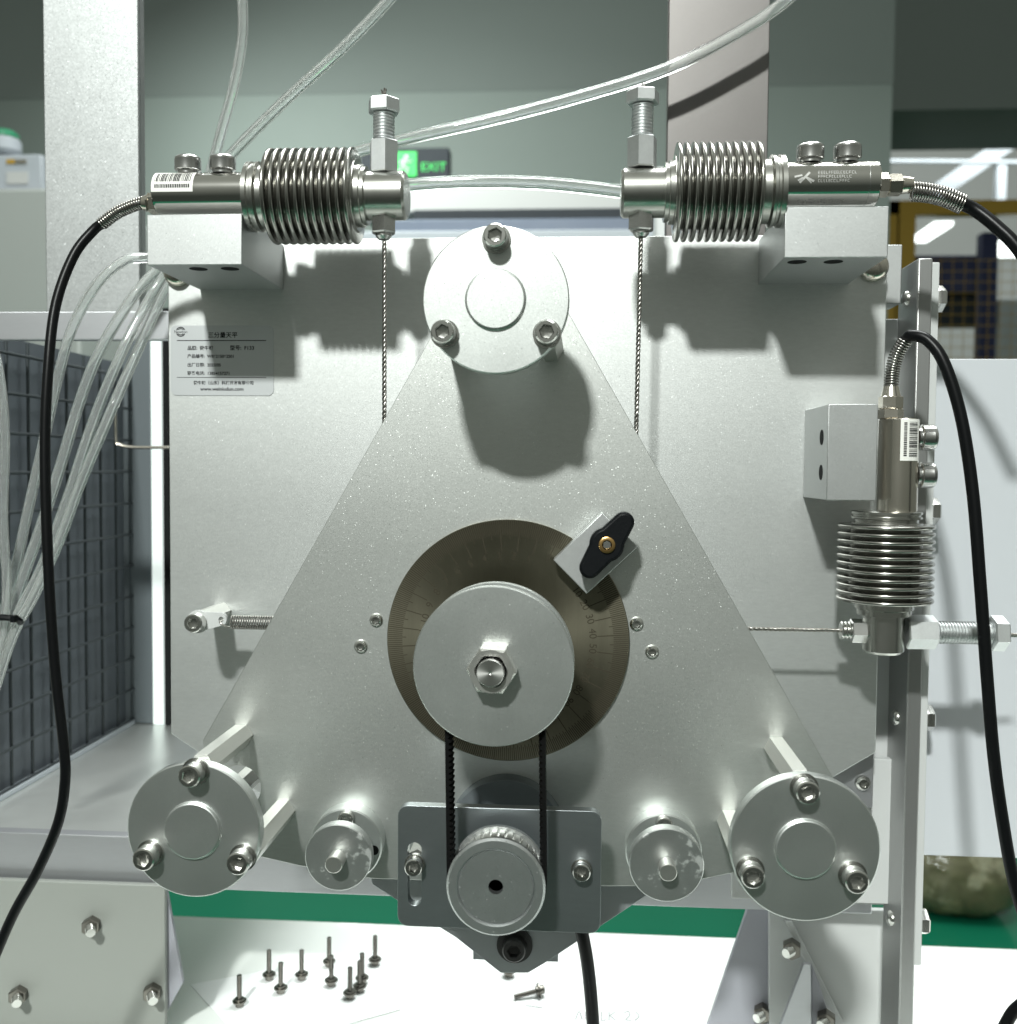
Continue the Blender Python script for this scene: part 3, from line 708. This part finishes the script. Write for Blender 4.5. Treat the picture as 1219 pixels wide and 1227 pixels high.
# upper left cell: axis to +x
o1 = W(190, 231, YC); px1 = lambda p: W(p, 231, YC).x-o1.x
oz = lambda p, o, Y=YC: W(461, p, Y).z-o.z
o1.z = W(330, 236, YC).z
geo = dict(rb=24.5*kc_, ring=41*kc_, R=56*kc_, ring2=36.5*kc_, rt=28.5*kc_, off=4.6*kc_, goff=-6*kc_, cn=31*kc_, tr=13*kc_, hn=34*kc_, ln=27*kc_, g1=24*kc_, g2=22*kc_)
U1 = lambda p: W(461, p, YC).z-o1.z
L1 = dict(body=(0, px1(301)), ring=(px1(300), px1(327)), bellows=(px1(325), px1(430)), ring2=(px1(430), px1(441)), tip=(px1(436), px1(488)), bolt=px1(460),
          coupling=(U1(208), U1(169)), thread=(U1(171), U1(135)), head=(U1(136), U1(119)), lower=(U1(260), U1(280)), screws=(px1(225.5), px1(267)), gland=(px1(181), px1(178), px1(172)))
lc1, at1, body1 = load_cell('steel bellows load cell on the upper left block, cable leaving to the left', o1, (1, 0, 0), (0, 0, 1), (0, -1, 0), L1, geo)
barcode(body1, at1, px1(191), px1(240), math.radians(21), math.radians(98), geo['rb'], geo['off'], (1, 0, 0), (0, 0, 1), (0, -1, 0))
s1 = [W(174, 242, YC), W(160, 246, YC), W(140, 255, YC), W(121, 269, YC)]
relief(lc1, s1, 2.6)
# upper right cell: axis to -x
o2 = W(1050, 221, YC); o2.z = W(880, 230, YC).z
px2 = lambda p: o2.x-W(p, 221, YC).x
U2 = lambda p: W(768, p, YC).z-o2.z
geo2 = dict(geo); geo2.update(rb=25*kc_, R=56.5*kc_, off=8*kc_, goff=6*kc_)
L2 = dict(body=(0, px2(934)), cap=px2(1037), ring=(px2(938), px2(908)), bellows=(px2(910), px2(807)), ring2=(px2(808), px2(796)), tip=(px2(800), px2(744)), bolt=px2(769),
          coupling=(U2(202), U2(165)), thread=(U2(168), U2(125)), head=(U2(125.5), U2(109)), lower=(U2(255), U2(277)), screws=(px2(970.5), px2(1015)), gland=(px2(1064), px2(1080), px2(1093)))
lc2, at2, body2 = load_cell('steel bellows load cell on the upper right block with an etched emblem', o2, (-1, 0, 0), (0, 0, 1), (0, -1, 0), L2, geo2)
relief(lc2, [W(1092, 229, YC), W(1112, 231, YC), W(1133, 236, YC), W(1154, 245, YC)], 4.0)
# etched emblem and small etched lines, wrapped on the barrel
def etch(strokes, name):
    b = B(); r = geo2['rb']+.06
    for (xa, ya), (xb, yb), w in strokes:
        def p(x, y):
            x_ = px2(x); z = W(980, y, YC-8.6).z-o2.z-geo2['off']; z = max(-r*.98, min(r*.98, z)); th = math.acos(z/r)
            return at2(x_, geo2['off'])+Vector((0, 0, 1))*(r*math.cos(th))+Vector((0, -1, 0))*(r*math.sin(th))
        dx, dy = xb-xa, yb-ya; l = math.hypot(dx, dy) or 1; nx, ny = -dy/l*w/2, dx/l*w/2; m = 3
        for i in range(m):
            q0 = (xa+dx*i/m, ya+dy*i/m); q1 = (xa+dx*(i+1)/m, ya+dy*(i+1)/m)
            b.face([b.bm.verts.new(p(q0[0]+nx, q0[1]+ny)), b.bm.verts.new(p(q1[0]+nx, q1[1]+ny)), b.bm.verts.new(p(q1[0]-nx, q1[1]-ny)), b.bm.verts.new(p(q0[0]-nx, q0[1]-ny))])
    b.done(name, 'etch', body2, recalc=False)
etch([((947, 212), (956, 210), 2.2), ((951, 216.5), (957, 213), 2.0), ((953, 219), (965, 206.5), 2.6), ((959, 212), (970, 217.5), 2.6), ((962, 214.5), (967, 219.5), 1.6)], 'etched_emblem')
st = []; rnd = random.Random(11)
for y, xa, xb, h in ((206.8, 975, 1020, 3.4), (212, 975, 1014, 3.0), (217, 975, 1010, 3.0), (238, 954, 1008, 2.6)):
    x = xa
    while x < xb:
        w = rnd.uniform(1.4, 2.6); k = rnd.random()
        st.append(((x, y-h/2), (x, y+h/2), .55)); 
        if k > .3: st.append(((x, y-h/2), (x+w, y-h/2), .5))
        if k > .5: st.append(((x, y), (x+w, y), .5))
        if k < .7: st.append(((x, y+h/2), (x+w, y+h/2), .5))
        x += w+rnd.uniform(.9, 1.4)
etch(st, 'etched_lettering')
# right hand cell: axis to -z
YC3 = -34.0; k3 = K(YC3)
o3 = W(1062, 502, YC3); o3.x = W(1061.5, 650, YC3).x
z3 = lambda p: o3.z-W(1062, p, YC3).z
U3 = lambda p: W(p, 757, YC3).x-o3.x
geo3 = dict(rb=22.5*k3, ring=40*k3, R=54.5*k3, ring2=33*k3, rt=23.5*k3, cn=35*k3, tr=13.5*k3, hn=36*k3, ln=25*k3, g1=25*k3, g2=24*k3, off=12*k3, goff=2*k3, bm='nickel')
L3 = dict(body=(0, z3(616)), ring=(z3(612), z3(629)), bellows=(z3(626), z3(722)), ring2=(z3(720), z3(736)), tip=(z3(731), z3(782)), bolt=z3(756.5),
          coupling=(U3(1085), U3(1121)), thread=(U3(1118), U3(1188)), head=(U3(1187), U3(1205)), lower=(U3(1038), U3(1019)), screws=(z3(524), z3(569)), gland=(z3(490), z3(475), z3(463)))
lc3, at3, body3 = load_cell('upright steel bellows load cell clamped beside the right hand block', o3, (0, 0, -1), (1, 0, 0), (0, -1, 0), L3, geo3)
barcode(body3, at3, z3(503), z3(552), math.radians(36), math.radians(102), geo3['rb'], geo3['off'], (0, 0, -1), (1, 0, 0), (0, -1, 0))
gz = at3(z3(463), geo3['goff'])
relief(lc3, [gz, gz+Vector((.3, -.5, 7)), gz+Vector((1.6, -2, 14)), gz+Vector((4.6, -4, 20.5))], 3.0)
# ropes
bx1 = at1(L1['bolt']); bx2 = at2(L2['bolt']); bz3 = at3(L3['bolt'])
rope((bx1.x+.3, YC, bx1.z+U1(289)-0), (bx1.x+.6, YC, W(461, 560, YC).z), 1.05, 'thin steel wire rope hanging from the upper left load cell')
rope((bx2.x, YC, bx2.z+U2(284)), (W(762, 520, YC).x, YC, W(762, 560, YC).z), 1.05, 'thin steel wire rope hanging from the upper right load cell')
rope((W(860, 755, YC3).x, YC3, bz3.z), (bz3.x+U3(1012), YC3, bz3.z), .95, 'horizontal steel wire rope pulling the triangle towards the right cell')
for (c, ups, lc) in ((bx1, (U1(118), U1(105)), lc1), (bx2, (U2(108), U2(99)), lc2)):
    b = B()
    for k in range(5): 
        x = random.uniform(-.9, .9); b.tube([(c.x+x*.6, YC+random.uniform(-.6, .6), c.z+ups[0]-1), (c.x+x, YC, c.z+(ups[0]+ups[1])/2), (c.x+x*1.5, YC, c.z+ups[1]-random.uniform(0, 2))], .42, 5, 3)
    b.done('frayed_rope_end', 'rope_steel', lc)
B().tube([(bz3.x+U3(1204), YC3, bz3.z), (bz3.x+U3(1215), YC3-.4, bz3.z-.6), (bz3.x+U3(1240), YC3, bz3.z-.4)], 1.0, 8, 4).done('frayed_rope_end', 'rope_steel', lc3)
B().thread((bz3.x+U3(1020), YC3, bz3.z), (bz3.x+U3(1007), YC3, bz3.z), 4.4, 1.3, .6).done('threaded_end', 'steel', lc3)

# ================================================================== CABLES
def cable(pts, r, label, name='signal_cable', mat='rubber_black', group='black signal cables'):
    return tag(B().tube(pts, r, 16, 10).done(name, mat, angle=80), label, 'cable', group)
cable([W(126, 266, YC), W(112, 276, YC), W(88, 307, YC-4), W(67, 365, YC-10), W(58, 440, YC-16), W(54, 540, YC-20), W(58, 680, YC-24), W(66, 800, YC-26), W(76, 890, YC-28), W(78, 935, YC-28), W(70, 985, YC-28), W(46, 1042, YC-26), W(14, 1100, YC-24), W(-20, 1180, YC-24)], 6.3*K(YC-20),
      'black cable looping down from the upper left load cell along the tubes')
cable([W(1148, 242, YC), W(1168, 251, YC), W(1195, 272, YC-4), W(1222, 300, YC-8), W(1260, 360, YC-12)], 7.5*K(YC), 'black cable leaving the upper right load cell to the right')
cable([gz+Vector((3.0, -3.2, 18)), gz+Vector((5.0, -4.4, 21)), W(1093, 402, YC3-9), W(1112, 408, YC3-13), W(1132, 436, YC3-17), W(1152, 500, YC3-20), W(1166, 590, YC3-22), W(1175, 700, YC3-24), W(1183, 810, YC3-26), W(1191, 905, YC3-28), W(1202, 985, YC3-30), W(1216, 1060, YC3-32), W(1240, 1140, YC3-34), W(1236, 1190, YC3-30), W(1212, 1216, YC3-26), W(1190, 1260, YC3-26)], 7.0*K(YC3-20),
      'black cable arching over the upright right load cell and hanging down')
cable([W(690, 1095, -60), W(699, 1125, -58), W(706, 1170, -54), W(711, 1232, -50), W(712, 1290, -46)], 8*K(-56), 'black motor cable hanging below the dark mounting plate', 'motor_cable')

# clear plastic tubes
def hose(pts, label, r=6.6, Y0=70, name='clear_hose'):
    P = [W(p[0], p[1], p[2] if len(p) > 2 else Y0) for p in pts]
    rr = r*K(Y0)
    return tag(B().tube(P, rr, 24, 10, inner=rr*.62).done(name, 'tube_clear', angle=80), label, 'hose', 'clear plastic hoses')
hose([(288, -30), (291, 10), (290, 50), (281, 100), (266, 155), (254, 200), (240, 250, 60), (215, 310, 40)], 'clear plastic hose dropping from the top left beside the column', 6.2)
hose([(490, -32), (466, 0), (410, 58), (340, 122), (282, 180), (245, 225), (205, 290, 50)], 'clear plastic hose running diagonally down to the upper left cell screws', 6.6, 60)
hose([(985, -40), (940, 2), (890, 36), (800, 82), (690, 117), (590, 143), (500, 163), (430, 181), (360, 205), (300, 260, 50)], 'long clear hose sweeping across from the top right behind the bolts', 7.2)
hose([(330, 262, 50), (420, 230), (490, 222), (560, 218), (640, 219), (700, 224), (760, 231), (860, 240), (940, 262, 50)], 'short clear hose running level between the two upper load cells', 8.0, 60)
hose([(205, 300, 30), (178, 308, 20), (150, 312, 10), (118, 338, 5), (88, 390), (70, 450), (52, 530), (34, 610), (16, 690), (-12, 800)], 'clear hose arching out highest of the bundle below the left block', 6.2, 10)
hose([(215, 300, 30), (190, 322, 20), (160, 355, 10), (120, 420), (96, 480), (72, 560), (46, 640), (20, 715), (-14, 830)], 'second clear hose of the bundle, just under the arching one', 6.6, 8)
hose([(225, 300, 30), (200, 325, 20), (168, 378, 12), (138, 440), (110, 510), (80, 600), (50, 680), (18, 745), (-22, 850)], 'middle clear hose of the bundle, with faint print on its wall', 6.4, 4)
hose([(232, 305, 30), (205, 335, 20), (165, 420, 14), (130, 500), (96, 580), (70, 650), (40, 715), (14, 765), (-20, 870)], 'lowest clear hose of the bundle, nearest the back plate', 6.4, 0)
hose([(-20, 380, 0), (-2, 440), (6, 520), (4, 620), (8, 700), (4, 760), (-14, 850)], 'clear hose at the left edge rising beside the wire mesh', 5.6, 0)
a = W(-10, 741, -5)
ct = B().tube([W(-12, 741, -8), W(4, 740, -8), W(20, 742, -7), W(24, 745, 0), W(18, 741, 9), W(-12, 740, 10)], 1.7, 8, 5); ct.box(tuple(W(12, 746, -11)), tuple(W(22, 737, -7)))
tag(ct.done('cable_tie', 'plastic_black'), 'black cable tie around the clear hose bundle', 'cable tie')

# ================================================================== COLUMNS
zrail_b = W(100, 392, 54).z
def column(px0, px1_, py0, Y, depth, bottom, mat, label):
    x0_, x1_ = W(px0, py0, Y).x, W(px1_, py0, Y).x
    t = thing('column', ((x0_+x1_)/2, Y+depth/2, bottom), label, 'column', 'aluminium columns behind the machine')
    B().box((x0_, Y, bottom), (x1_, Y+3, 900)).done('front_face', mat, t, bevel=.5)
    B().box((x0_, Y+3.1, bottom), (x0_+3, Y+depth, 900)).done('side_wall', mat, t); B().box((x1_-3, Y+3.1, bottom), (x1_, Y+depth, 900)).done('side_wall', mat, t)
    return t
column(53, 166, 150, 95, 9, zrail_b, 'column_alu', 'grainy bright aluminium column behind the hoses at the left')
column(800, 921, 130, 95, 9, 400, 'column_plain', 'pinkish grey smooth column behind the upper right load cell')

# ================================================================== WIRE MESH CAGE AT THE LEFT
cage = thing('mesh_cage', (-400, 170, zb1), 'aluminium cage with wire mesh side to the left of the back plate', 'cage')
XS = -366.0; YF, YB_ = 53.2, 301.0
zshelf = WZ(100, 1003, 0).z
zs_ = W(100, 1002, 45).z
zr1, zr0 = W(100, 373, 45).z, W(100, 407, 45).z
B().box((-900, 45, zr0), (xl+12, 52, zr1)).done('top_rail', 'rail_alu', cage, bevel=.5)
B().box((-900, YF+.2, zs_-4), (xl+30, YB_, zs_)).done('shelf', 'shelf_alu', cage, bevel=.4)
B().box((XS-3, YB_, zs_+.3), (xl+30, YB_+4, zr1+30)).done('back_panel', 'cage_back', cage)
B().box((XS-9, YF, zs_+.3), (XS-5, YB_, zr1-4)).done('side_panel', 'cage_side', cage)
xw = lambda px: W(px, 700, YB_).x
B().box((xw(188), YB_-9, zs_+.5), (xw(200), YB_-3, zr1+40)).done('bright_strip', 'strip_glow', cage)  # bright upright band, its brightness put in as emission
B().box((xw(203), YB_-11, zs_+.5), (xw(210), YB_-4, zr1+40)).done('dark_strip', 'hole_dark', cage)  # narrow near-black band between the bright strip and the back plate
B().box((xw(152), YB_-7, zs_+.5), (xw(186), YB_-3, zr1+40)).done('corner_post', 'cage_back', cage, bevel=.5)
# mesh wires: verticals then horizontals, each its own part
y = YB_-6
while y > -20:
    B().cyl((XS, y, zs_+1), (XS, y, zr1-6), 1.15, 8).done('mesh_wire', 'mesh_wire', cage); y -= 25.4
z = zs_+4; k = 0
while z < zr1-6:
    B().cyl((XS+1.9, -20, z), (XS+1.9, YB_-6, z), 1.15, 8).done('mesh_wire', 'mesh_wire', cage); z += 25.4
B().box((XS-2, -20, zs_+.2), (XS+4, YB_-8, zs_+3.4)).done('mesh_sill', 'cool_grey', cage, bevel=.3)
tag(B().tube([W(137, 470, 180), W(138, 500, 180), W(139, 528, 180), W(143, 533, 180), W(160, 536, 180), W(205, 536, 180)], 1.1, 8, 5).done('bent_wire', 'nickel'), 'thin bent metal wire sticking out left of the back plate', 'wire')

# ================================================================== WHITE BOARD AT THE RIGHT, BAG
a, c = W(1096, 430, 38), W(1330, 1026, 38)
tag(B().box((a.x, 38, W(1170, 1027, 38).z), (c.x, 42, a.z)).done('white_board', 'white_panel', bevel=.4), 'plain white board standing behind the right hand cable', 'board')
bgp = WZ(1165, 1118, -748)
bag = thing('plastic_bag', bgp, 'clear plastic bag of olive and dark goods on the green floor', 'bag')
def blob(sx, sy, sz, off, name, mat, amp, seed, parent):
    b = B(); bmesh.ops.create_icosphere(b.bm, subdivisions=5, radius=1)
    from mathutils import noise as mn
    for v in b.bm.verts:
        d = v.co.normalized(); s = Vector((abs(d.x)**.7*math.copysign(1, d.x), abs(d.y)**.8*math.copysign(1, d.y), abs(d.z)**.7*math.copysign(1, d.z)))
        nn = mn.noise(d*2.3+Vector((seed, 0, 0)))*amp+abs(mn.noise(d*6+Vector((0, seed, 0))))*amp*.7+mn.noise(d*15)*amp*(.22 if seed < 5 else .55)
        s = s*(1+nn); v.co = Vector(bgp)+Vector(off)+Vector((s.x*sx, s.y*sy, max(s.z, -.9)*sz+sz))
    return b.done(name, mat, parent, angle=80)
blob(128, 120, 84, (6, 150, 0), 'goods', 'olive_goods', .10, 3, bag)
blob(138, 128, 92, (6, 150, 0), 'wrapping', 'film', .09, 9, bag)

# ================================================================== SMALL SCREWS ON THE TABLE, PAPERS
pts = [W(0, 0, 0)]
pa = thing('paper_sheet', WZ(330, 1190, 0), 'thin sheet of paper under the standing screws on the table', 'paper')
def sheet(corners, z, name, mat, parent=None):
    return B().prism([WZ(x, y, z) for x, y in corners], (0, 0, .12)).done(name, mat, parent)
sheet([(228, 1180), (505, 1128), (480, 1210), (300, 1260)], .3, 'sheet', 'paper_white', pa)
pb2 = thing('paper_sheet', WZ(660, 1190, 0), 'white paper with pencil scribbles below the motor plate', 'paper')
sheet([(518, 1112), (830, 1132), (850, 1275), (455, 1275)], .6, 'sheet', 'paper_white', pb2)
def scrib(strokes):
    for s in strokes: B().tube([WZ(x, y, .78) for x, y in s], .33, 5, 3).done('pencil_stroke', 'pencil', pb2)
scrib([[(690, 1222), (694, 1212), (698, 1222)], [(702, 1213), (702, 1222), (708, 1214), (708, 1223)], [(716, 1212), (715, 1222)], [(721, 1213), (721, 1223), (726, 1222)],
       [(730, 1213), (730, 1223)], [(730, 1218), (737, 1213)], [(732, 1218), (738, 1223)], [(748, 1214), (753, 1212), (755, 1217), (750, 1222), (757, 1223)], [(762, 1213), (766, 1218), (761, 1223)], [(630, 1205), (650, 1208)]])
def tiny_screw(name, loc, label, rot=None, size=1.0):
    t = thing(name, loc, label, 'screw', 'small screws lying about on the table'); o = Vector(loc); m = rot or Matrix.Identity(3)
    f = lambda *p: o+m @ (Vector(p)*size)
    up = m @ Vector((0, 0, 1))
    B().lathe(f(0, 0, 0), up, [(0, 0), (2.2*size, 0), (2.6*size, .5*size), (2.6*size, 3*size), (0, 3*size)], 24).done('head', 'screw_dark', t)
    B().lathe(f(0, 0, 3), up, [(0, 0), (4.2*size, 0), (4.2*size, .8*size), (2.9*size, .85*size), (2.9*size, 2*size), (0, 2*size)], 28).done('washer', 'screw_dark', t)
    B().thread(f(0, 0, 5), f(0, 0, 19.5), 1.5*size, .8*size, .28*size, 16).done('shank', 'screw_dark', t)
    return t
spots = [(287, 1206, 'standing screw furthest left and nearest the viewer on the table'), (322.5, 1174, 'standing screw second from the left, left one of a close pair'),
         (336.5, 1190, 'standing screw right and in front of its close neighbour'), (361.5, 1174, 'lone standing screw between the left pair and the right cluster'),
         (394.5, 1158, 'standing screw at the back, directly behind another one'), (397, 1181, 'standing screw directly in front of the back one'),
         (419.5, 1196, 'standing screw nearest the viewer in the right cluster'), (434, 1178, 'rear one of two overlapping standing screws'),
         (431, 1188, 'front one of two overlapping standing screws'), (449.5, 1156, 'standing screw furthest right, next to the dark mounting plate')]
for x, y, l_ in spots:
    p = WZ(x, y, 0.5); tiny_screw('small_screw', (p.x, p.y, .55), l_, Matrix.Rotation(random.uniform(0, 6), 3, 'Z'))
p = WZ(652, 1193, .8); tiny_screw('small_screw', (p.x, p.y, 4.9), 'screw lying on its side on the scribbled paper', Matrix.Rotation(math.radians(200), 3, 'Z') @ Matrix.Rotation(math.radians(97), 3, 'Y'))
p = WZ(610, 1170, .8); tiny_screw('small_screw', (p.x, p.y, .9), 'screw almost hidden below the pendant bracket')

# ================================================================== BACKGROUND THINGS
ex0, ex1 = W(432, 178, 2700), W(538, 214, 2700)
ex = thing('exit_sign', (ex0.x, 2730, ex1.z), 'black box with lit green running figure and EXIT lettering', 'exit sign')
B().box((ex0.x, 2700, ex1.z), (ex1.x, 2760, ex0.z)).done('sign_box', 'dark_goods', ex, bevel=3)
a, c = W(464, 182, 2697), W(499, 211, 2697)
B().box((a.x, 2696, c.z), (c.x, 2699.5, a.z)).done('picture_panel', 'exit_green', ex)
rf = B(); o = W(484, 197, 2694)
def st_(p, r): rf.tube([(o.x+x*1.0, 2693, o.z+z) for x, z in p], r, 8, 1)
rf.lathe((o.x+8, 2692, o.z+23), (0, 1, 0), [(0, 0), (6, 0), (6, 3), (0, 3)], 20)
st_([(4, 15), (-2, -4)], 5); st_([(-2, -4), (12, -12), (8, -28)], 3.6); st_([(-2, -4), (-10, -18), (-24, -20)], 3.6); st_([(4, 13), (18, 6), (24, 12)], 2.8); st_([(4, 13), (-10, 10), (-14, 0)], 2.8)
rf.done('running_figure', 'white_paint', ex)
p = W(504, 206, 2697); text('EXIT', 37, (p.x, 2699, p.z+4), 'exit_green', 'lettering', ex, extrude=1.2, spacing=1.08)
# cupboards and long shelf seen between the two load cells
def slab(px0, py0, px1_, py1, Y, depth, name, mat, label, cat, group=None, bev=4):
    a, c = W(px0, py0, Y), W(px1_, py1, Y)
    return tag(B().box((a.x, Y, c.z), (c.x, Y+depth, a.z)).done(name, mat, bevel=bev), label, cat, group)
slab(430, 224, 860, 251, 2300, 300, 'cupboard', 'hall_paint', 'pale green cupboard front far behind, between the load cells', 'cupboard')
slab(495, 251, 900, 263, 2200, 250, 'shelf_board', 'dark_goods', 'long black shelf board far behind above the back plate', 'shelf')
slab(470, 263, 900, 277, 2150, 200, 'storage_box', 'slate_blue', 'slate blue long box far behind above the back plate', 'box')
slab(430, 277, 900, 340, 2100, 200, 'workbench', 'cool_grey', 'grey workbench edge far behind the back plate', 'workbench')
slab(786, 200, 801, 300, 1500, 60, 'white_post', 'white_paint', 'narrow white post left of the pinkish column', 'post')
# left: cabinet, box with a printed label, helmet-like canister
cabn = thing('cabinet', W(0, 380, 1500), 'white cabinet blurred in the left background', 'cabinet')
a, c = W(-200, 228, 1500), W(62, 420, 1500)
B().box((a.x, 1500, c.z-600), (c.x+60, 1900, a.z)).done('carcass', 'cabinet_paint', cabn, bevel=6)
a, c = W(-60, 186, 1520), W(50, 227, 1520)
bx = thing('carton', (0.5*(a.x+c.x), 1600, c.z), 'grey carton with printed label on the white cabinet', 'carton')
B().box((a.x, 1520, c.z), (c.x, 1700, a.z)).done('carton_body', 'cool_grey', bx, bevel=3)
for (u0, v0, u1, v1, m) in ((8, 191, 18, 196, 'yellow_paint'), (18, 191, 32, 196, 'nickel'), (8, 206, 34, 220, 'hall_paint')):
    p, q_ = W(u0, v0, 1519), W(u1, v1, 1519); B().box((p.x, 1518, q_.z), (q_.x, 1519.7, p.z)).done('printed_patch', m, bx)
p = W(6, 186, 1560); cn = thing('canister', p, 'round pale canister with green lid at the left edge', 'canister')
B().lathe(p, (0, 0, 1), [(0, 0), (26, 0), (32, 8), (32, 28), (26, 34), (0, 34)], 40).done('canister_body', 'cool_grey', cn)
B().lathe(p+Vector((0, 0, 34.2)), (0, 0, 1), [(0, 0), (28, 0), (28, 8), (18, 16), (0, 18)], 40).done('lid', 'green_plastic', cn)

# far hall at the right: pipes, yellow frame, mesh fence, lamps
YH = 6200
tag(B().tube([W(1060, 193, YH), W(1140, 193.5, YH), W(1260, 195, YH)], 14, 10, 2).done('pipe', 'cool_grey'), 'thin grey pipe running level across the far hall', 'pipe')
for x0_, y0_, x1_, y1_, nm in ((1228, 158, 1120, 232, 'wide'), (1128, 128, 1062, 178, 'narrow')):
    a, c = W(x0_, y0_, YH+300), W(x1_, y1_, YH+300); w = 130 if nm == 'wide' else 55
    tag(B().prism([a+Vector((0, 0, w/2)), a-Vector((0, 0, w/2)), c-Vector((0, 0, w/2)), c+Vector((0, 0, w/2))], (0, 80, 0)).done('roof_brace', 'cool_grey'), nm+' sloping roof brace in the far hall', 'roof brace')
slab(1196, 195, 1206, 245, YH, 60, 'hanger', 'cool_grey', 'short grey hanger below the far pipe', 'hanger')
YY = 4700
yf = thing('yellow_frame', W(1080, 420, YY), 'dark yellow steel frame with mesh in the far hall', 'frame')
for x0_, y0_, x1_, y1_, nm in ((1062, 240, 1260, 256, 'rail'), (1075, 256, 1093, 470, 'post'), (1062, 240, 1074, 470, 'post')):
    a, c = W(x0_, y0_, YY), W(x1_, y1_, YY); B().box((a.x, YY, c.z), (c.x, YY+60, a.z)).done(nm, 'yellow_paint', yf, bevel=4)
for i in range(10):
    x = 1099+i*14.5; a = W(x, 310, YY+70); c = W(x, 480, YY+70); B().cyl((a.x, YY+70, a.z), (a.x, YY+70, c.z), 1.7, 6).done('mesh_wire', 'yellow_paint', yf)
for i in range(14):
    a = W(1096, 312+i*13, YY+62); B().cyl((a.x, YY+62, a.z), (a.x+560, YY+62, a.z), 1.7, 6).done('mesh_wire', 'yellow_paint', yf)
slab(1096, 306, 1180, 350, 5400, 120, 'rack', 'navy', 'dark navy rack behind the yellow mesh', 'rack')
slab(1096, 345, 1178, 390, 5500, 120, 'dark_crate', 'dark_goods', 'black crate behind the yellow mesh', 'crate')
slab(1178, 278, 1192, 470, 4900, 80, 'blue_post', 'navy', 'upright dark blue post in the far hall', 'post')
slab(1199, 358, 1250, 460, 5300, 100, 'machine_cabinet', 'motor_grey', 'dark grey machine cabinet at the right edge far behind', 'cabinet')
def lamp(pts, Y, label):
    t = thing('fluorescent_lamp', W(*pts[0], Y), label, 'lamp', 'lit lamps in the far hall')
    B().prism([W(x, y, Y) for x, y in pts], (0, 30, 0)).done('diffuser', 'led_white', t)
    B().prism([W(x, y-1.5, Y+35) for x, y in pts], (0, 30, 0)).done('housing', 'white_paint', t)
lamp([(1092, 286), (1120, 266), (1143, 265), (1142, 270), (1112, 289), (1098, 289)], 5000, 'lit slanting lamp left of the blue post in the hall')
lamp([(1192, 296), (1200, 287), (1240, 284), (1240, 306), (1200, 307)], 5000, 'lit lamp at the right edge under the cable')

bpy.context.view_layer.update()
